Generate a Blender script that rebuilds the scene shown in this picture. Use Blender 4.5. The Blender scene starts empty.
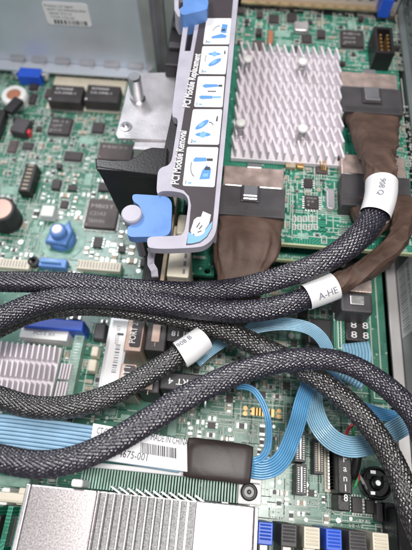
import bpy, math, random
from math import sin, cos, radians, pi, floor
from mathutils import Vector, Matrix

# ------------------------------------------------------------------ camera, world, lights, exposure
SC = bpy.context.scene
F, TILT, YAW, DIST = 480.0, radians(25.2), radians(5.2), 4.8
CROT = Matrix.Rotation(YAW, 3, 'Z') @ Matrix.Rotation(TILT, 3, 'X')
CAM = CROT @ Vector((0, 0, DIST))
cd = bpy.data.cameras.new('camera'); cam = bpy.data.objects.new('camera', cd)
SC.collection.objects.link(cam); SC.camera = cam
cam.location = CAM; cam.rotation_euler = CROT.to_euler()
cd.sensor_fit = 'VERTICAL'; cd.sensor_height = 24.0; cd.lens = F / 550 * 24.0
cd.clip_start = 0.05; cd.clip_end = 100
cd.dof.use_dof = True; cd.dof.focus_distance = 3.5; cd.dof.aperture_fstop = 0.36

W = bpy.data.worlds.new('World'); SC.world = W; W.use_nodes = True
W.node_tree.nodes['Background'].inputs[0].default_value = (0.96, 0.95, 1.0, 1)
W.node_tree.nodes['Background'].inputs[1].default_value = 0.30

def area(name, loc, tgt, sx, sy, power, col):
    l = bpy.data.lights.new(name, 'AREA'); l.shape = 'RECTANGLE'; l.size = sx; l.size_y = sy
    l.energy = power; l.color = col
    o = bpy.data.objects.new(name, l); SC.collection.objects.link(o); o.location = loc
    o.rotation_euler = (Vector(tgt) - Vector(loc)).to_track_quat('-Z', 'Y').to_euler()
area('ceiling_light', (0.9, -2.0, 9.5), (0.2, 0.0, 0), 2.4, 1.3, 830, (1.0, 0.965, 0.93))
area('ceiling_light', (-4.2, 4.2, 9.0), (-0.3, 0.6, 0), 3.2, 1.2, 470, (0.93, 0.96, 1.0))
SC.view_settings.view_transform = 'Standard'; SC.view_settings.look = 'None'
SC.view_settings.exposure = -0.06; SC.view_settings.gamma = 1.0

# ------------------------------------------------------------------ measuring the photograph: pixel + height -> place
def ray(px, py): return CROT @ Vector(((px - 206) / F, -(py - 275) / F, -1))
def P(px, py, z=0.0):
    d = ray(px, py); k = (z - CAM.z) / d.z
    return CAM + d * k
def PX(px, py, x):
    d = ray(px, py); return CAM + d * ((x - CAM.x) / d.x)
def PY(px, py, y):
    d = ray(px, py); return CAM + d * ((y - CAM.y) / d.y)
def rect(a, b, c, d, z):
    p, q, r, s = P(a, b, z), P(c, b, z), P(c, d, z), P(a, d, z)
    return (p.x + s.x) / 2, (q.x + r.x) / 2, (r.y + s.y) / 2, (p.y + q.y) / 2
def pp(pts, z): return [P(x, y, z).to_2d() for x, y in pts]

# ------------------------------------------------------------------ materials
def mat(name, col, rough=0.5, metal=0.0, var=0.0, vscale=6.0, bump=0.0, bscale=60.0, spec=0.5, coat=0.0, alpha=1.0, stretch=None, trans=0.0, rvar=0.0):
    m = bpy.data.materials.new(name); m.use_nodes = True; nt = m.node_tree; b = nt.nodes['Principled BSDF']
    b.inputs['Base Color'].default_value = (*col, 1); b.inputs['Roughness'].default_value = rough
    b.inputs['Metallic'].default_value = metal; b.inputs['Specular IOR Level'].default_value = spec
    b.inputs['Coat Weight'].default_value = coat; b.inputs['Transmission Weight'].default_value = trans
    tc = nt.nodes.new('ShaderNodeTexCoord'); mp = nt.nodes.new('ShaderNodeMapping')
    nt.links.new(tc.outputs['Object'], mp.inputs[0])
    if stretch: mp.inputs['Scale'].default_value = stretch
    if var or rvar:
        n = nt.nodes.new('ShaderNodeTexNoise'); n.inputs['Scale'].default_value = vscale; n.inputs['Detail'].default_value = 6
        nt.links.new(mp.outputs[0], n.inputs[0])
        if var:
            r = nt.nodes.new('ShaderNodeValToRGB')
            r.color_ramp.elements[0].position = 0.3; r.color_ramp.elements[1].position = 0.72
            r.color_ramp.elements[0].color = (*[max(0, c * (1 - var)) for c in col], 1)
            r.color_ramp.elements[1].color = (*[min(1, c * (1 + var)) for c in col], 1)
            nt.links.new(n.outputs['Fac'], r.inputs[0]); nt.links.new(r.outputs[0], b.inputs['Base Color'])
        if rvar:
            q = nt.nodes.new('ShaderNodeMapRange'); q.inputs['To Min'].default_value = max(0.02, rough - rvar); q.inputs['To Max'].default_value = rough + rvar
            q.inputs['From Min'].default_value = 0.3; q.inputs['From Max'].default_value = 0.7
            nt.links.new(n.outputs['Fac'], q.inputs[0]); nt.links.new(q.outputs[0], b.inputs['Roughness'])
    if bump:
        n2 = nt.nodes.new('ShaderNodeTexNoise'); n2.inputs['Scale'].default_value = bscale; n2.inputs['Detail'].default_value = 4
        nt.links.new(mp.outputs[0], n2.inputs[0])
        bp = nt.nodes.new('ShaderNodeBump'); bp.inputs['Strength'].default_value = bump; bp.inputs['Distance'].default_value = 0.01
        nt.links.new(n2.outputs['Fac'], bp.inputs['Height']); nt.links.new(bp.outputs[0], b.inputs['Normal'])
    return m

def pcb_mat(name, base, trace, scale, pale):
    """green solder mask over copper tracks: tracks are straight runs at right angles and 45 degrees, with vias"""
    m = bpy.data.materials.new(name); m.use_nodes = True; nt = m.node_tree; b = nt.nodes['Principled BSDF']; N = nt.nodes.new; L = nt.links.new
    tc = N('ShaderNodeTexCoord')
    big = N('ShaderNodeTexVoronoi'); big.inputs['Scale'].default_value = 2.6; big.distance = 'CHEBYCHEV'
    L(tc.outputs['Object'], big.inputs['Vector'])
    # a direction for each patch of the board, so tracks change course from patch to patch
    rot = N('ShaderNodeVectorRotate'); rot.rotation_type = 'Z_AXIS'
    sep = N('ShaderNodeSeparateColor'); L(big.outputs['Color'], sep.inputs[0])
    q = N('ShaderNodeMath'); q.operation = 'SNAP'; q.inputs[1].default_value = 0.25; L(sep.outputs[0], q.inputs[0])
    ang = N('ShaderNodeMath'); ang.operation = 'MULTIPLY'; ang.inputs[1].default_value = pi; L(q.outputs[0], ang.inputs[0])
    L(tc.outputs['Object'], rot.inputs['Vector']); L(ang.outputs[0], rot.inputs['Angle'])
    wv = N('ShaderNodeTexWave'); wv.wave_type = 'BANDS'; wv.bands_direction = 'X'; wv.inputs['Scale'].default_value = scale
    wv.inputs['Distortion'].default_value = 0.0; L(rot.outputs[0], wv.inputs['Vector'])
    ns = N('ShaderNodeTexNoise'); ns.inputs['Scale'].default_value = 5; ns.inputs['Detail'].default_value = 3; L(tc.outputs['Object'], ns.inputs['Vector'])
    st = N('ShaderNodeMapRange'); st.inputs['From Min'].default_value = 0.72; st.inputs['From Max'].default_value = 0.8; L(wv.outputs['Fac'], st.inputs[0])
    gate = N('ShaderNodeMapRange'); gate.inputs['From Min'].default_value = 0.45; gate.inputs['From Max'].default_value = 0.5; L(ns.outputs['Fac'], gate.inputs[0])
    mu = N('ShaderNodeMath'); mu.operation = 'MULTIPLY'; L(st.outputs[0], mu.inputs[0]); L(gate.outputs[0], mu.inputs[1])
    vor = N('ShaderNodeTexVoronoi'); vor.inputs['Scale'].default_value = 17; L(tc.outputs['Object'], vor.inputs['Vector'])
    via = N('ShaderNodeMapRange'); via.inputs['From Min'].default_value = 0.2; via.inputs['From Max'].default_value = 0.14; L(vor.outputs['Distance'], via.inputs[0])
    c1 = N('ShaderNodeMix'); c1.data_type = 'RGBA'; c1.inputs[6].default_value = (*base, 1); c1.inputs[7].default_value = (*trace, 1); L(mu.outputs[0], c1.inputs[0])
    c2 = N('ShaderNodeMix'); c2.data_type = 'RGBA'; c2.inputs[7].default_value = (*pale, 1); L(c1.outputs[2], c2.inputs[6]); L(via.outputs[0], c2.inputs[0])
    L(c2.outputs[2], b.inputs['Base Color']); b.inputs['Roughness'].default_value = 0.33; b.inputs['Coat Weight'].default_value = 0.25
    b.inputs['Coat Roughness'].default_value = 0.2
    return m

def braid_mat(name, dark, light):
    m = bpy.data.materials.new(name); m.use_nodes = True; nt = m.node_tree; b = nt.nodes['Principled BSDF']; N = nt.nodes.new; L = nt.links.new
    uv = N('ShaderNodeUVMap'); uv.uv_map = 'UVMap'; sp = N('ShaderNodeSeparateXYZ'); L(uv.outputs[0], sp.inputs[0])
    def M(op, a, c, v=None):
        n = N('ShaderNodeMath'); n.operation = op
        for i, s in enumerate((a, c)):
            if s is None: continue
            if isinstance(s, (int, float)): n.inputs[i].default_value = s
            else: L(s, n.inputs[i])
        return n.outputs[0]
    A = M('ADD', sp.outputs[0], sp.outputs[1]); B = M('SUBTRACT', sp.outputs[0], sp.outputs[1])
    par = M('MODULO', M('ADD', M('ADD', M('FLOOR', A, None), M('FLOOR', B, None)), 4000), 2)
    # filaments inside each strand run along it: three or four round threads side by side
    fa = M('ABSOLUTE', M('SINE', M('MULTIPLY', A, pi * 3), None), None); fb = M('ABSOLUTE', M('SINE', M('MULTIPLY', B, pi * 3), None), None)
    ea = M('SINE', M('MULTIPLY', M('FRACT', B, None), pi), None); eb = M('SINE', M('MULTIPLY', M('FRACT', A, None), pi), None)
    mx = N('ShaderNodeMix'); L(par, mx.inputs[0]); L(M('MULTIPLY', fa, ea), mx.inputs[2]); L(M('MULTIPLY', fb, eb), mx.inputs[3]); H = mx.outputs[0]
    wn = N('ShaderNodeTexWhiteNoise'); wn.noise_dimensions = '2D'; cb = N('ShaderNodeCombineXYZ')
    L(M('FLOOR', M('MULTIPLY', A, 1.0), None), cb.inputs[0]); L(M('FLOOR', B, None), cb.inputs[1]); L(cb.outputs[0], wn.inputs['Vector'])
    fl = N('ShaderNodeMapRange'); fl.inputs['From Min'].default_value = 0.55; fl.inputs['From Max'].default_value = 1.0; L(H, fl.inputs[0])
    k = M('MULTIPLY', fl.outputs[0], M('POWER', wn.outputs['Value'], 1.3))
    cm = N('ShaderNodeMix'); cm.data_type = 'RGBA'; cm.inputs[6].default_value = (*dark, 1); cm.inputs[7].default_value = (*light, 1); L(k, cm.inputs[0])  # pale flecks on the thread crests: glints painted into the sleeve colour
    L(cm.outputs[2], b.inputs['Base Color']); b.inputs['Roughness'].default_value = 0.16; b.inputs['Specular IOR Level'].default_value = 1.0; b.inputs['Coat Weight'].default_value = 0.2; b.inputs['Coat Roughness'].default_value = 0.12; b.inputs['Coat IOR'].default_value = 1.7
    bp = N('ShaderNodeBump'); bp.inputs['Strength'].default_value = 0.35; bp.inputs['Distance'].default_value = 0.005; L(H, bp.inputs['Height']); L(bp.outputs[0], b.inputs['Normal'])
    return m

G = {}
G['pcb'] = pcb_mat('board_green', (0.025, 0.145, 0.095), (0.10, 0.28, 0.20), 16, (0.40, 0.48, 0.40))
G['card'] = pcb_mat('card_green', (0.018, 0.165, 0.105), (0.06, 0.33, 0.23), 14, (0.40, 0.6, 0.52))
G['edge'] = mat('board_edge', (0.45, 0.5, 0.3), 0.6)
G['silk'] = mat('silkscreen', (0.60, 0.64, 0.58), 0.6)
G['pad'] = mat('solder', (0.62, 0.62, 0.6), 0.3, 0.75, 0.2, 40)
G['pale'] = mat('pale_mask', (0.26, 0.42, 0.35), 0.45, 0, 0.25, 14)
G['gold'] = mat('gold', (0.62, 0.38, 0.16), 0.3, 0.8)
G['chip'] = mat('chip_black', (0.045, 0.038, 0.04), 0.5, 0, 0.25, 8, 0.15, 120)
G['chipbrown'] = mat('chip_brown', (0.085, 0.065, 0.062), 0.5, 0, 0.2, 8)
G['blackpl'] = mat('black_plastic', (0.018, 0.016, 0.018), 0.42, 0, 0.3, 5, 0.2, 90)
G['darkpl'] = mat('dark_plastic', (0.06, 0.055, 0.06), 0.5, 0, 0.2, 7, 0.2, 90)
G['darkarm'] = mat('dark_arm_plastic', (0.012, 0.010, 0.012), 0.32, 0, 0.3, 4, 0.1, 60)
G['cream'] = mat('cream_plastic', (0.70, 0.64, 0.52), 0.5, 0, 0.08, 8)
G['white'] = mat('white_plastic', (0.78, 0.78, 0.76), 0.45, 0, 0.05, 8)
G['paper'] = mat('white_paper', (0.80, 0.80, 0.81), 0.55, 0, 0.04, 5)
G['ink'] = mat('ink', (0.05, 0.05, 0.06), 0.6)
G['inkgrey'] = mat('grey_ink', (0.22, 0.22, 0.26), 0.6)
G['chipmark'] = mat('chip_marking', (0.40, 0.38, 0.38), 0.6)
G['whiteink'] = mat('white_ink', (0.82, 0.82, 0.82), 0.6)
G['blue'] = mat('blue_plastic', (0.12, 0.26, 0.60), 0.36, 0, 0.10, 7, 0.03, 60, rvar=0.12)
G['bluedeep'] = mat('deep_blue_plastic', (0.02, 0.10, 0.62), 0.4, 0, 0.1, 6)
G['blueprint'] = mat('blue_print', (0.10, 0.28, 0.62), 0.6)
G['bluepale'] = mat('pale_blue_print', (0.20, 0.42, 0.75), 0.6)
G['greypl'] = mat('grey_lilac_plastic', (0.44, 0.42, 0.49), 0.36, 0, 0.10, 5, 0.04, 70, rvar=0.12)
G['labelblack'] = mat('label_black', (0.055, 0.045, 0.052), 0.42, 0, 0.12, 3)
G['sheet'] = mat('galvanised_sheet', (0.60, 0.65, 0.72), 0.40, 0.35, 0.10, 1.6, 0.08, 30, rvar=0.06)
G['zinc'] = mat('zinc_sheet', (0.62, 0.60, 0.62), 0.36, 0.8, 0.12, 3, 0.08, 40, rvar=0.1)
G['steel'] = mat('bright_steel', (0.78, 0.78, 0.8), 0.22, 1.0, 0.08, 10)
G['copper'] = mat('tinned_shell', (0.60, 0.47, 0.42), 0.36, 0.6, 0.22, 9, 0.2, 60, rvar=0.12)
G['alu'] = mat('anodised_aluminium', (0.80, 0.75, 0.79), 0.40, 0.08, 0.08, 5)
G['alugrey'] = mat('grey_aluminium', (0.66, 0.66, 0.68), 0.35, 0.5, 0.12, 6)
G['wall'] = mat('wall_metal', (0.23, 0.26, 0.26), 0.4, 0.5, 0.12, 2.5, 0.08, 30)
G['flange'] = mat('flange_metal', (0.55, 0.53, 0.53), 0.4, 0.5, 0.08, 4)
G['dark'] = mat('dark_floor', (0.03, 0.03, 0.033), 0.6, 0, 0.2, 4)
G['tape'] = mat('cloth_tape', (0.108, 0.066, 0.050), 0.5, 0, 0.3, 6, 0.45, 140, spec=0.4)
G['tapeblk'] = mat('black_cloth_tape', (0.036, 0.026, 0.024), 0.45, 0, 0.2, 7, 0.08, 160)
G['braid'] = braid_mat('braided_sleeve', (0.009, 0.007, 0.015), (0.14, 0.13, 0.175))
G['braidgrey'] = braid_mat('braided_sleeve_grey', (0.010, 0.009, 0.010), (0.26, 0.25, 0.24))
G['wire'] = mat('blue_wire', (0.11, 0.33, 0.57), 0.28, 0, 0.12, 8, coat=0.5)
G['wirepale'] = mat('pale_blue_wire', (0.28, 0.46, 0.62), 0.35, 0.0, 0.15, 5)
G['wirelight'] = mat('light_blue_wire', (0.27, 0.50, 0.66), 0.25, 0.0, 0.12, 8, coat=0.5)
G['rubber'] = mat('black_rubber', (0.012, 0.012, 0.013), 0.35)
G['red'] = mat('red_wire', (0.65, 0.05, 0.07), 0.4)
G['greenw'] = mat('green_wire', (0.08, 0.42, 0.16), 0.4)
G['brass'] = mat('brass', (0.55, 0.42, 0.25), 0.35, 0.8)
G['amber'] = mat('amber_lens', (0.75, 0.20, 0.05), 0.3)
G['pink'] = mat('copper_pink', (0.60, 0.40, 0.34), 0.35, 0.5)
G['rust'] = mat('red_brown_plastic', (0.42, 0.16, 0.09), 0.5)
G['smd'] = mat('resistor_body', (0.05, 0.045, 0.05), 0.5)
G['tan'] = mat('ceramic_tan', (0.42, 0.34, 0.25), 0.5, 0, 0.2, 20)
G['speckle'] = mat('speckled_grey_coat', (0.42, 0.42, 0.43), 0.55, 0.2, 0.5, 110, 0.5, 120)
G['shelltan'] = mat('tan_shell', (0.62, 0.46, 0.39), 0.4, 0.25, 0.10, 6)
def nickel():
    """satin nickel plate with a soft sparkle and a faint violet tarnish spot"""
    m = mat('satin_nickel', (0.60, 0.56, 0.57), 0.34, 0.92, 0.18, 90, 0.05, 160, rvar=0.06); return m
G['nickel'] = nickel()

# ------------------------------------------------------------------ mesh building
def origin_of(o):
    v = Vector((0, 0, 0))
    while o is not None: v += o.location; o = o.parent
    return v
def empty(name, loc, label, cat, group=None):
    o = bpy.data.objects.new(name, None); SC.collection.objects.link(o); o.location = loc
    o['label'] = label; o['category'] = cat
    if group: o['group'] = group
    return o

class MB:
    def __init__(s): s.v = []; s.f = []; s.m = []; s.uv = None
    def add(s, vs, fs, m=0):
        b = len(s.v); s.v += [Vector(v) for v in vs]; s.f += [tuple(b + i for i in f) for f in fs]; s.m += [m] * len(fs); return s
    def box(s, x0, x1, y0, y1, z0, z1, m=0, rot=0.0, taper=0.0):
        cx, cy = (x0 + x1) / 2, (y0 + y1) / 2; vs = []
        for z, t in ((z0, 0), (z1, taper)):
            for x, y in ((x0 + t, y0 + t), (x1 - t, y0 + t), (x1 - t, y1 - t), (x0 + t, y1 - t)):
                dx, dy = x - cx, y - cy
                vs.append((cx + dx * cos(rot) - dy * sin(rot), cy + dx * sin(rot) + dy * cos(rot), z))
        return s.add(vs, [(3, 2, 1, 0), (4, 5, 6, 7), (0, 1, 5, 4), (1, 2, 6, 5), (2, 3, 7, 6), (3, 0, 4, 7)], m)
    def cyl(s, cx, cy, z0, z1, r, n=24, m=0, r1=None, axis='z'):
        r1 = r if r1 is None else r1; vs = []
        for z, rr in ((z0, r), (z1, r1)):
            for i in range(n):
                a = 2 * pi * i / n; vs.append((cx + rr * cos(a), cy + rr * sin(a), z))
        fs = [tuple(range(n - 1, -1, -1)), tuple(range(n, 2 * n))] + [(i, (i + 1) % n, n + (i + 1) % n, n + i) for i in range(n)]
        return s.add(vs, fs, m)
    def lathe(s, cx, cy, prof, n=32, m=0):
        vs = []; fs = []
        for r, z in prof:
            for i in range(n):
                a = 2 * pi * i / n; vs.append((cx + r * cos(a), cy + r * sin(a), z))
        for j in range(len(prof) - 1):
            for i in range(n): fs.append((j * n + i, j * n + (i + 1) % n, (j + 1) * n + (i + 1) % n, (j + 1) * n + i))
        fs.append(tuple(range((len(prof) - 1) * n, len(prof) * n)))
        return s.add(vs, fs, m)
    def prism(s, poly, z0, z1, m=0):
        n = len(poly); a = sum(poly[i][0] * poly[(i + 1) % n][1] - poly[(i + 1) % n][0] * poly[i][1] for i in range(n))
        if a < 0: poly = poly[::-1]
        vs = [(p[0], p[1], z0) for p in poly] + [(p[0], p[1], z1) for p in poly]
        fs = [tuple(range(n - 1, -1, -1)), tuple(range(n, 2 * n))] + [(i, (i + 1) % n, n + (i + 1) % n, n + i) for i in range(n)]
        return s.add(vs, fs, m)
    def quad(s, a, b, c, d, m=0): return s.add([a, b, c, d], [(0, 1, 2, 3)], m)
    def flat(s, x0, x1, y0, y1, z, m=0): return s.quad((x0, y0, z), (x1, y0, z), (x1, y1, z), (x0, y1, z), m)
    def frame(s, x0, x1, y0, y1, z, w, m=0):
        s.flat(x0, x1, y0, y0 + w, z, m); s.flat(x0, x1, y1 - w, y1, z, m)
        s.flat(x0, x0 + w, y0 + w, y1 - w, z, m); s.flat(x1 - w, x1, y0 + w, y1 - w, z, m); return s
    def tube(s, pts, r, n=10, m=0, cap=True):
        pts = [Vector(p) for p in pts]; N = len(pts); fr = frames(pts); vs = []; fs = []
        for i, p in enumerate(pts):
            rr = r[i] if isinstance(r, (list, tuple)) else r
            for k in range(n):
                a = 2 * pi * k / n; vs.append(p + fr[i][0] * rr * cos(a) + fr[i][1] * rr * sin(a))
        for i in range(N - 1):
            for k in range(n): fs.append((i * n + k, i * n + (k + 1) % n, (i + 1) * n + (k + 1) % n, (i + 1) * n + k))
        if cap: fs += [tuple(range(n - 1, -1, -1)), tuple(range((N - 1) * n, N * n))]
        return s.add(vs, fs, m)
    def strip(s, pts, w, m=0, thick=0.012):
        """thin band with width along the horizontal normal of its path"""
        vs = []; N = len(pts)
        for i in range(N):
            t = (Vector(pts[min(i + 1, N - 1)]) - Vector(pts[max(i - 1, 0)])); nrm = Vector((-t.y, t.x, 0)).normalized() * w / 2
            p = Vector(pts[i]); vs += [p + nrm, p - nrm, p - nrm - Vector((0, 0, thick)), p + nrm - Vector((0, 0, thick))]
        fs = []
        for i in range(N - 1):
            for k in range(4): fs.append((4 * i + k, 4 * i + (k + 1) % 4, 4 * i + 4 + (k + 1) % 4, 4 * i + 4 + k))
        fs += [(3, 2, 1, 0), (4 * N - 4, 4 * N - 3, 4 * N - 2, 4 * N - 1)]
        return s.add(vs, fs, m)
    def plate(s, polys, z0, z1, m=0, bevel=0.0, M=None):
        """outline(s) with holes, filled, given thickness and a soft edge"""
        cu = bpy.data.curves.new('c', 'CURVE'); cu.dimensions = '2D'; cu.fill_mode = 'BOTH'
        for p in polys:
            sp = cu.splines.new('POLY'); sp.points.add(len(p) - 1); sp.use_cyclic_u = True
            for i, q in enumerate(p): sp.points[i].co = (q[0], q[1], 0, 1)
        h = (z1 - z0) / 2; cu.extrude = max(0.0005, h - bevel); cu.bevel_depth = bevel; cu.bevel_resolution = 2; cu.offset = -bevel
        o = bpy.data.objects.new('c', cu); SC.collection.objects.link(o); dg = bpy.context.evaluated_depsgraph_get(); dg.update()
        me = o.evaluated_get(dg).to_mesh(); T = Matrix.Translation((0, 0, (z0 + z1) / 2))
        if M is not None: T = M @ T
        s.add([T @ v.co for v in me.vertices], [tuple(p.vertices) for p in me.polygons], m)
        bpy.data.objects.remove(o); bpy.data.curves.remove(cu); return s
    def text(s, txt, org, xd, yd, height=None, width=None, m=0, align='LEFT', bold=0.0):
        cu = bpy.data.curves.new('t', 'FONT'); cu.body = txt; cu.size = 1; cu.align_x = align; cu.resolution_u = 2; cu.offset = bold
        o = bpy.data.objects.new('t', cu); SC.collection.objects.link(o); dg = bpy.context.evaluated_depsgraph_get(); dg.update()
        me = o.evaluated_get(dg).to_mesh(); co = [v.co.copy() for v in me.vertices]; fs = [tuple(p.vertices) for p in me.polygons]
        if co:
            x1 = max(c.x for c in co); x0 = min(c.x for c in co); hs = (height or 0.06) / 0.72
            ws = (width / (x1 - x0)) if width else hs
            if not height: hs = ws
            o3, xd, yd = Vector(org), Vector(xd).normalized(), Vector(yd).normalized()
            s.add([o3 + xd * (c.x - (x0 if align == 'LEFT' else 0)) * ws + yd * c.y * hs for c in co], fs, m)
        bpy.data.objects.remove(o); bpy.data.curves.remove(cu); return s
    def build(s, name, mats, parent=None, bevel=0.0, smooth=False, **kw):
        me = bpy.data.meshes.new(name); off = origin_of(parent)
        me.from_pydata([v - off for v in s.v], [], s.f); me.update()
        for mm in (mats if isinstance(mats, (list, tuple)) else [mats]): me.materials.append(G[mm])
        me.polygons.foreach_set('material_index', s.m)
        if s.uv:
            l = me.uv_layers.new(name='UVMap'); l.data.foreach_set('uv', s.uv)
        if smooth: me.polygons.foreach_set('use_smooth', [True] * len(me.polygons))
        o = bpy.data.objects.new(name, me); SC.collection.objects.link(o); o.parent = parent
        if bevel:
            b = o.modifiers.new('bevel', 'BEVEL'); b.width = bevel; b.segments = 2; b.limit_method = 'ANGLE'
        for k, v in kw.items(): o[k] = v
        return o

def frames(pts):
    N = len(pts); ts = [(pts[min(i + 1, N - 1)] - pts[max(i - 1, 0)]).normalized() for i in range(N)]
    n = ts[0].cross(Vector((0, 0, 1))); n = n.normalized() if n.length > 1e-4 else Vector((1, 0, 0)); out = []
    for t in ts:
        n = (n - t * n.dot(t)).normalized(); out.append((n, t.cross(n)))
    return out
def smooth_path(pts, step):
    """Catmull-Rom through the points, resampled at an even step"""
    p = [Vector(q) for q in pts]; p = [p[0] * 2 - p[1]] + p + [p[-1] * 2 - p[-2]]; d = []
    for i in range(1, len(p) - 2):
        for k in range(24):
            t = k / 24; a, b, c, e = p[i - 1], p[i], p[i + 1], p[i + 2]
            d.append(0.5 * ((2 * b) + (c - a) * t + (2 * a - 5 * b + 4 * c - e) * t * t + (3 * b - a - 3 * c + e) * t ** 3))
    d.append(p[-2]); out = [d[0]]; acc = 0
    for i in range(1, len(d)):
        seg = d[i] - d[i - 1]; L = seg.length; pos = 0
        while acc + (L - pos) >= step:
            pos += step - acc; acc = 0; out.append(d[i - 1] + seg * (pos / L))
        acc += L - pos
    return out
def path(px, step=0.05): return smooth_path([P(a, b, z) for a, b, z in px], step)

def rounded(poly, r, k=4):
    out = []; n = len(poly)
    for i in range(n):
        p, a, b = Vector(poly[i][:2]), Vector(poly[i - 1][:2]), Vector(poly[(i + 1) % n][:2])
        ra = min(r, (a - p).length * .45); rb = min(r, (b - p).length * .45); u, w = p + (a - p).normalized() * ra, p + (b - p).normalized() * rb
        for j in range(k + 1):
            t = j / k; out.append(u * (1 - t) ** 2 + p * 2 * t * (1 - t) + w * t * t)
    return out
def interp(ctrl, t):
    for (a, va), (b, vb) in zip(ctrl, ctrl[1:]):
        if t <= b: return va + (vb - va) * ((t - a) / (b - a) if b > a else 0)
    return ctrl[-1][1]

def braided(pts, r, name, m, parent, squash=0.9, N=21, seed=1):
    prof = r if isinstance(r, list) else [(0, r), (1, r)]; r = sum(q[1] for q in prof) / len(prof)
    rnd = random.Random(seed); cell = 2 * pi * r / N; step = cell / 3.2
    pts = smooth_path(pts, step); fr = frames(pts); n = N * 2 * 3; mb = MB(); vs = []; uvs = []
    ph = [rnd.random() * 6 for _ in range(6)]
    for i, p in enumerate(pts):
        L = i * step; u = L / cell * 0.5
        rr = interp(prof, i / len(pts)) * (1 + 0.03 * sin(L * 3 + ph[0]) + 0.02 * sin(L * 7.3 + ph[1])); tw = 0.25 * sin(L * 0.8 + ph[2])
        for k in range(n):
            v = k / n; a = u + v * N; b = u - v * N; par = (floor(a) + floor(b)) % 2
            fa, fb = a - floor(a), b - floor(b)
            hgt = (sin(pi * fa) ** 0.7 * (0.35 + 0.65 * sin(pi * fb))) if par else (sin(pi * fb) ** 0.7 * (0.35 + 0.65 * sin(pi * fa)))
            R = rr + 0.0085 * hgt
            lump = 1 + 0.022 * sin(2 * pi * v * 3 + L * 2.2 + ph[3]) + 0.012 * sin(2 * pi * v * 5 - L * 5 + ph[4])
            ang = 2 * pi * v + tw
            vs.append(p + fr[i][0] * R * lump * cos(ang) + fr[i][1] * R * lump * squash * sin(ang))
    fs = []; M = len(pts)
    for i in range(M - 1):
        u0, u1 = i * step / cell * 0.5, (i + 1) * step / cell * 0.5
        for k in range(n):
            k2 = (k + 1) % n; fs.append((i * n + k, i * n + k2, (i + 1) * n + k2, (i + 1) * n + k))
            v0, v1 = k / n * N, (k + 1) / n * N
            uvs += [u0, v0, u0, v1, u1, v1, u1, v0]
    mb.add(vs, fs); mb.uv = uvs
    return mb.build(name, m, parent, smooth=True)

def taped(pts, prof, name, m, parent, seed=3, wrap=1.0, depth=0.006, fold=1.25, pleat=0.0):
    """a bundle wrapped in cloth tape; prof = [(t, half width, half height)]"""
    rnd = random.Random(seed); step = 0.012; pts = smooth_path(pts, step); M = len(pts); n = 56; vs = []; fs = []
    ph = [rnd.random() * 6 for _ in range(8)]; fr = []
    up = Vector((0, 0, 1))
    for i in range(M):
        t = (pts[min(i + 1, M - 1)] - pts[max(i - 1, 0)]).normalized(); s_ = t.cross(up).normalized(); fr.append((s_, s_.cross(t)))
    for i, p in enumerate(pts):
        t = t_ = i / (M - 1); a = interp([(q[0], q[1]) for q in prof], t); b = interp([(q[0], q[2]) for q in prof], t); L = i * step
        for k in range(n):
            th = 2 * pi * k / n; c, s_ = cos(th), sin(th); e = 0.75
            x = abs(c) ** e * (1 if c > 0 else -1); y = abs(s_) ** e * (1 if s_ > 0 else -1)
            saw = ((L * 5.5 + th * 0.35 * wrap + 0.3 * sin(L * 7 + ph[5])) % 1.0)
            w = depth * (saw - 0.5)
            # loose folds: sharp-crested creases that run mostly along the bundle and drift round it
            f1 = th * 2.0 - L * 2.6 + 1.3 * sin(L * 4.1 + ph[0]) + 0.7 * sin(L * 9.7 + ph[1]); f2 = th * 3.0 + L * 5.5 + 1.1 * sin(L * 6.3 + ph[2]); f3 = L * 17 + 2.2 * sin(th * 2 + ph[3]) + 1.5 * sin(L * 3 + ph[4])
            w += fold * (0.017 * (1 - abs(sin(f1))) ** 2 + 0.012 * (1 - abs(sin(f2))) ** 3 * (0.5 + 0.5 * sin(L * 7 + ph[5])) + 0.009 * (1 - abs(sin(f3))) ** 3 * (0.5 + 0.5 * sin(th * 2 + L * 3 + ph[6])))
            w *= min(1.0, 11 * b)
            w += pleat * 0.045 * (1 - abs(sin(th * 4.5 + 0.6 * sin(L * 6 + th)))) ** 2 * max(0.0, min(1.0, (t_ - .18) * 5)) * max(0.0, min(1.0, (.75 - t_) * 6))
            vs.append(p + fr[i][0] * (a + w) * x + fr[i][1] * (b + w) * y)
    for i in range(M - 1):
        for k in range(n):
            k2 = (k + 1) % n; fs.append((i * n + k, (i + 1) * n + k, (i + 1) * n + k2, i * n + k2))
    fs += [tuple(range(n)), tuple(range(M * n - 1, (M - 1) * n - 1, -1))]
    return MB().add(vs, fs).build(name, m, parent, smooth=True)

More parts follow.
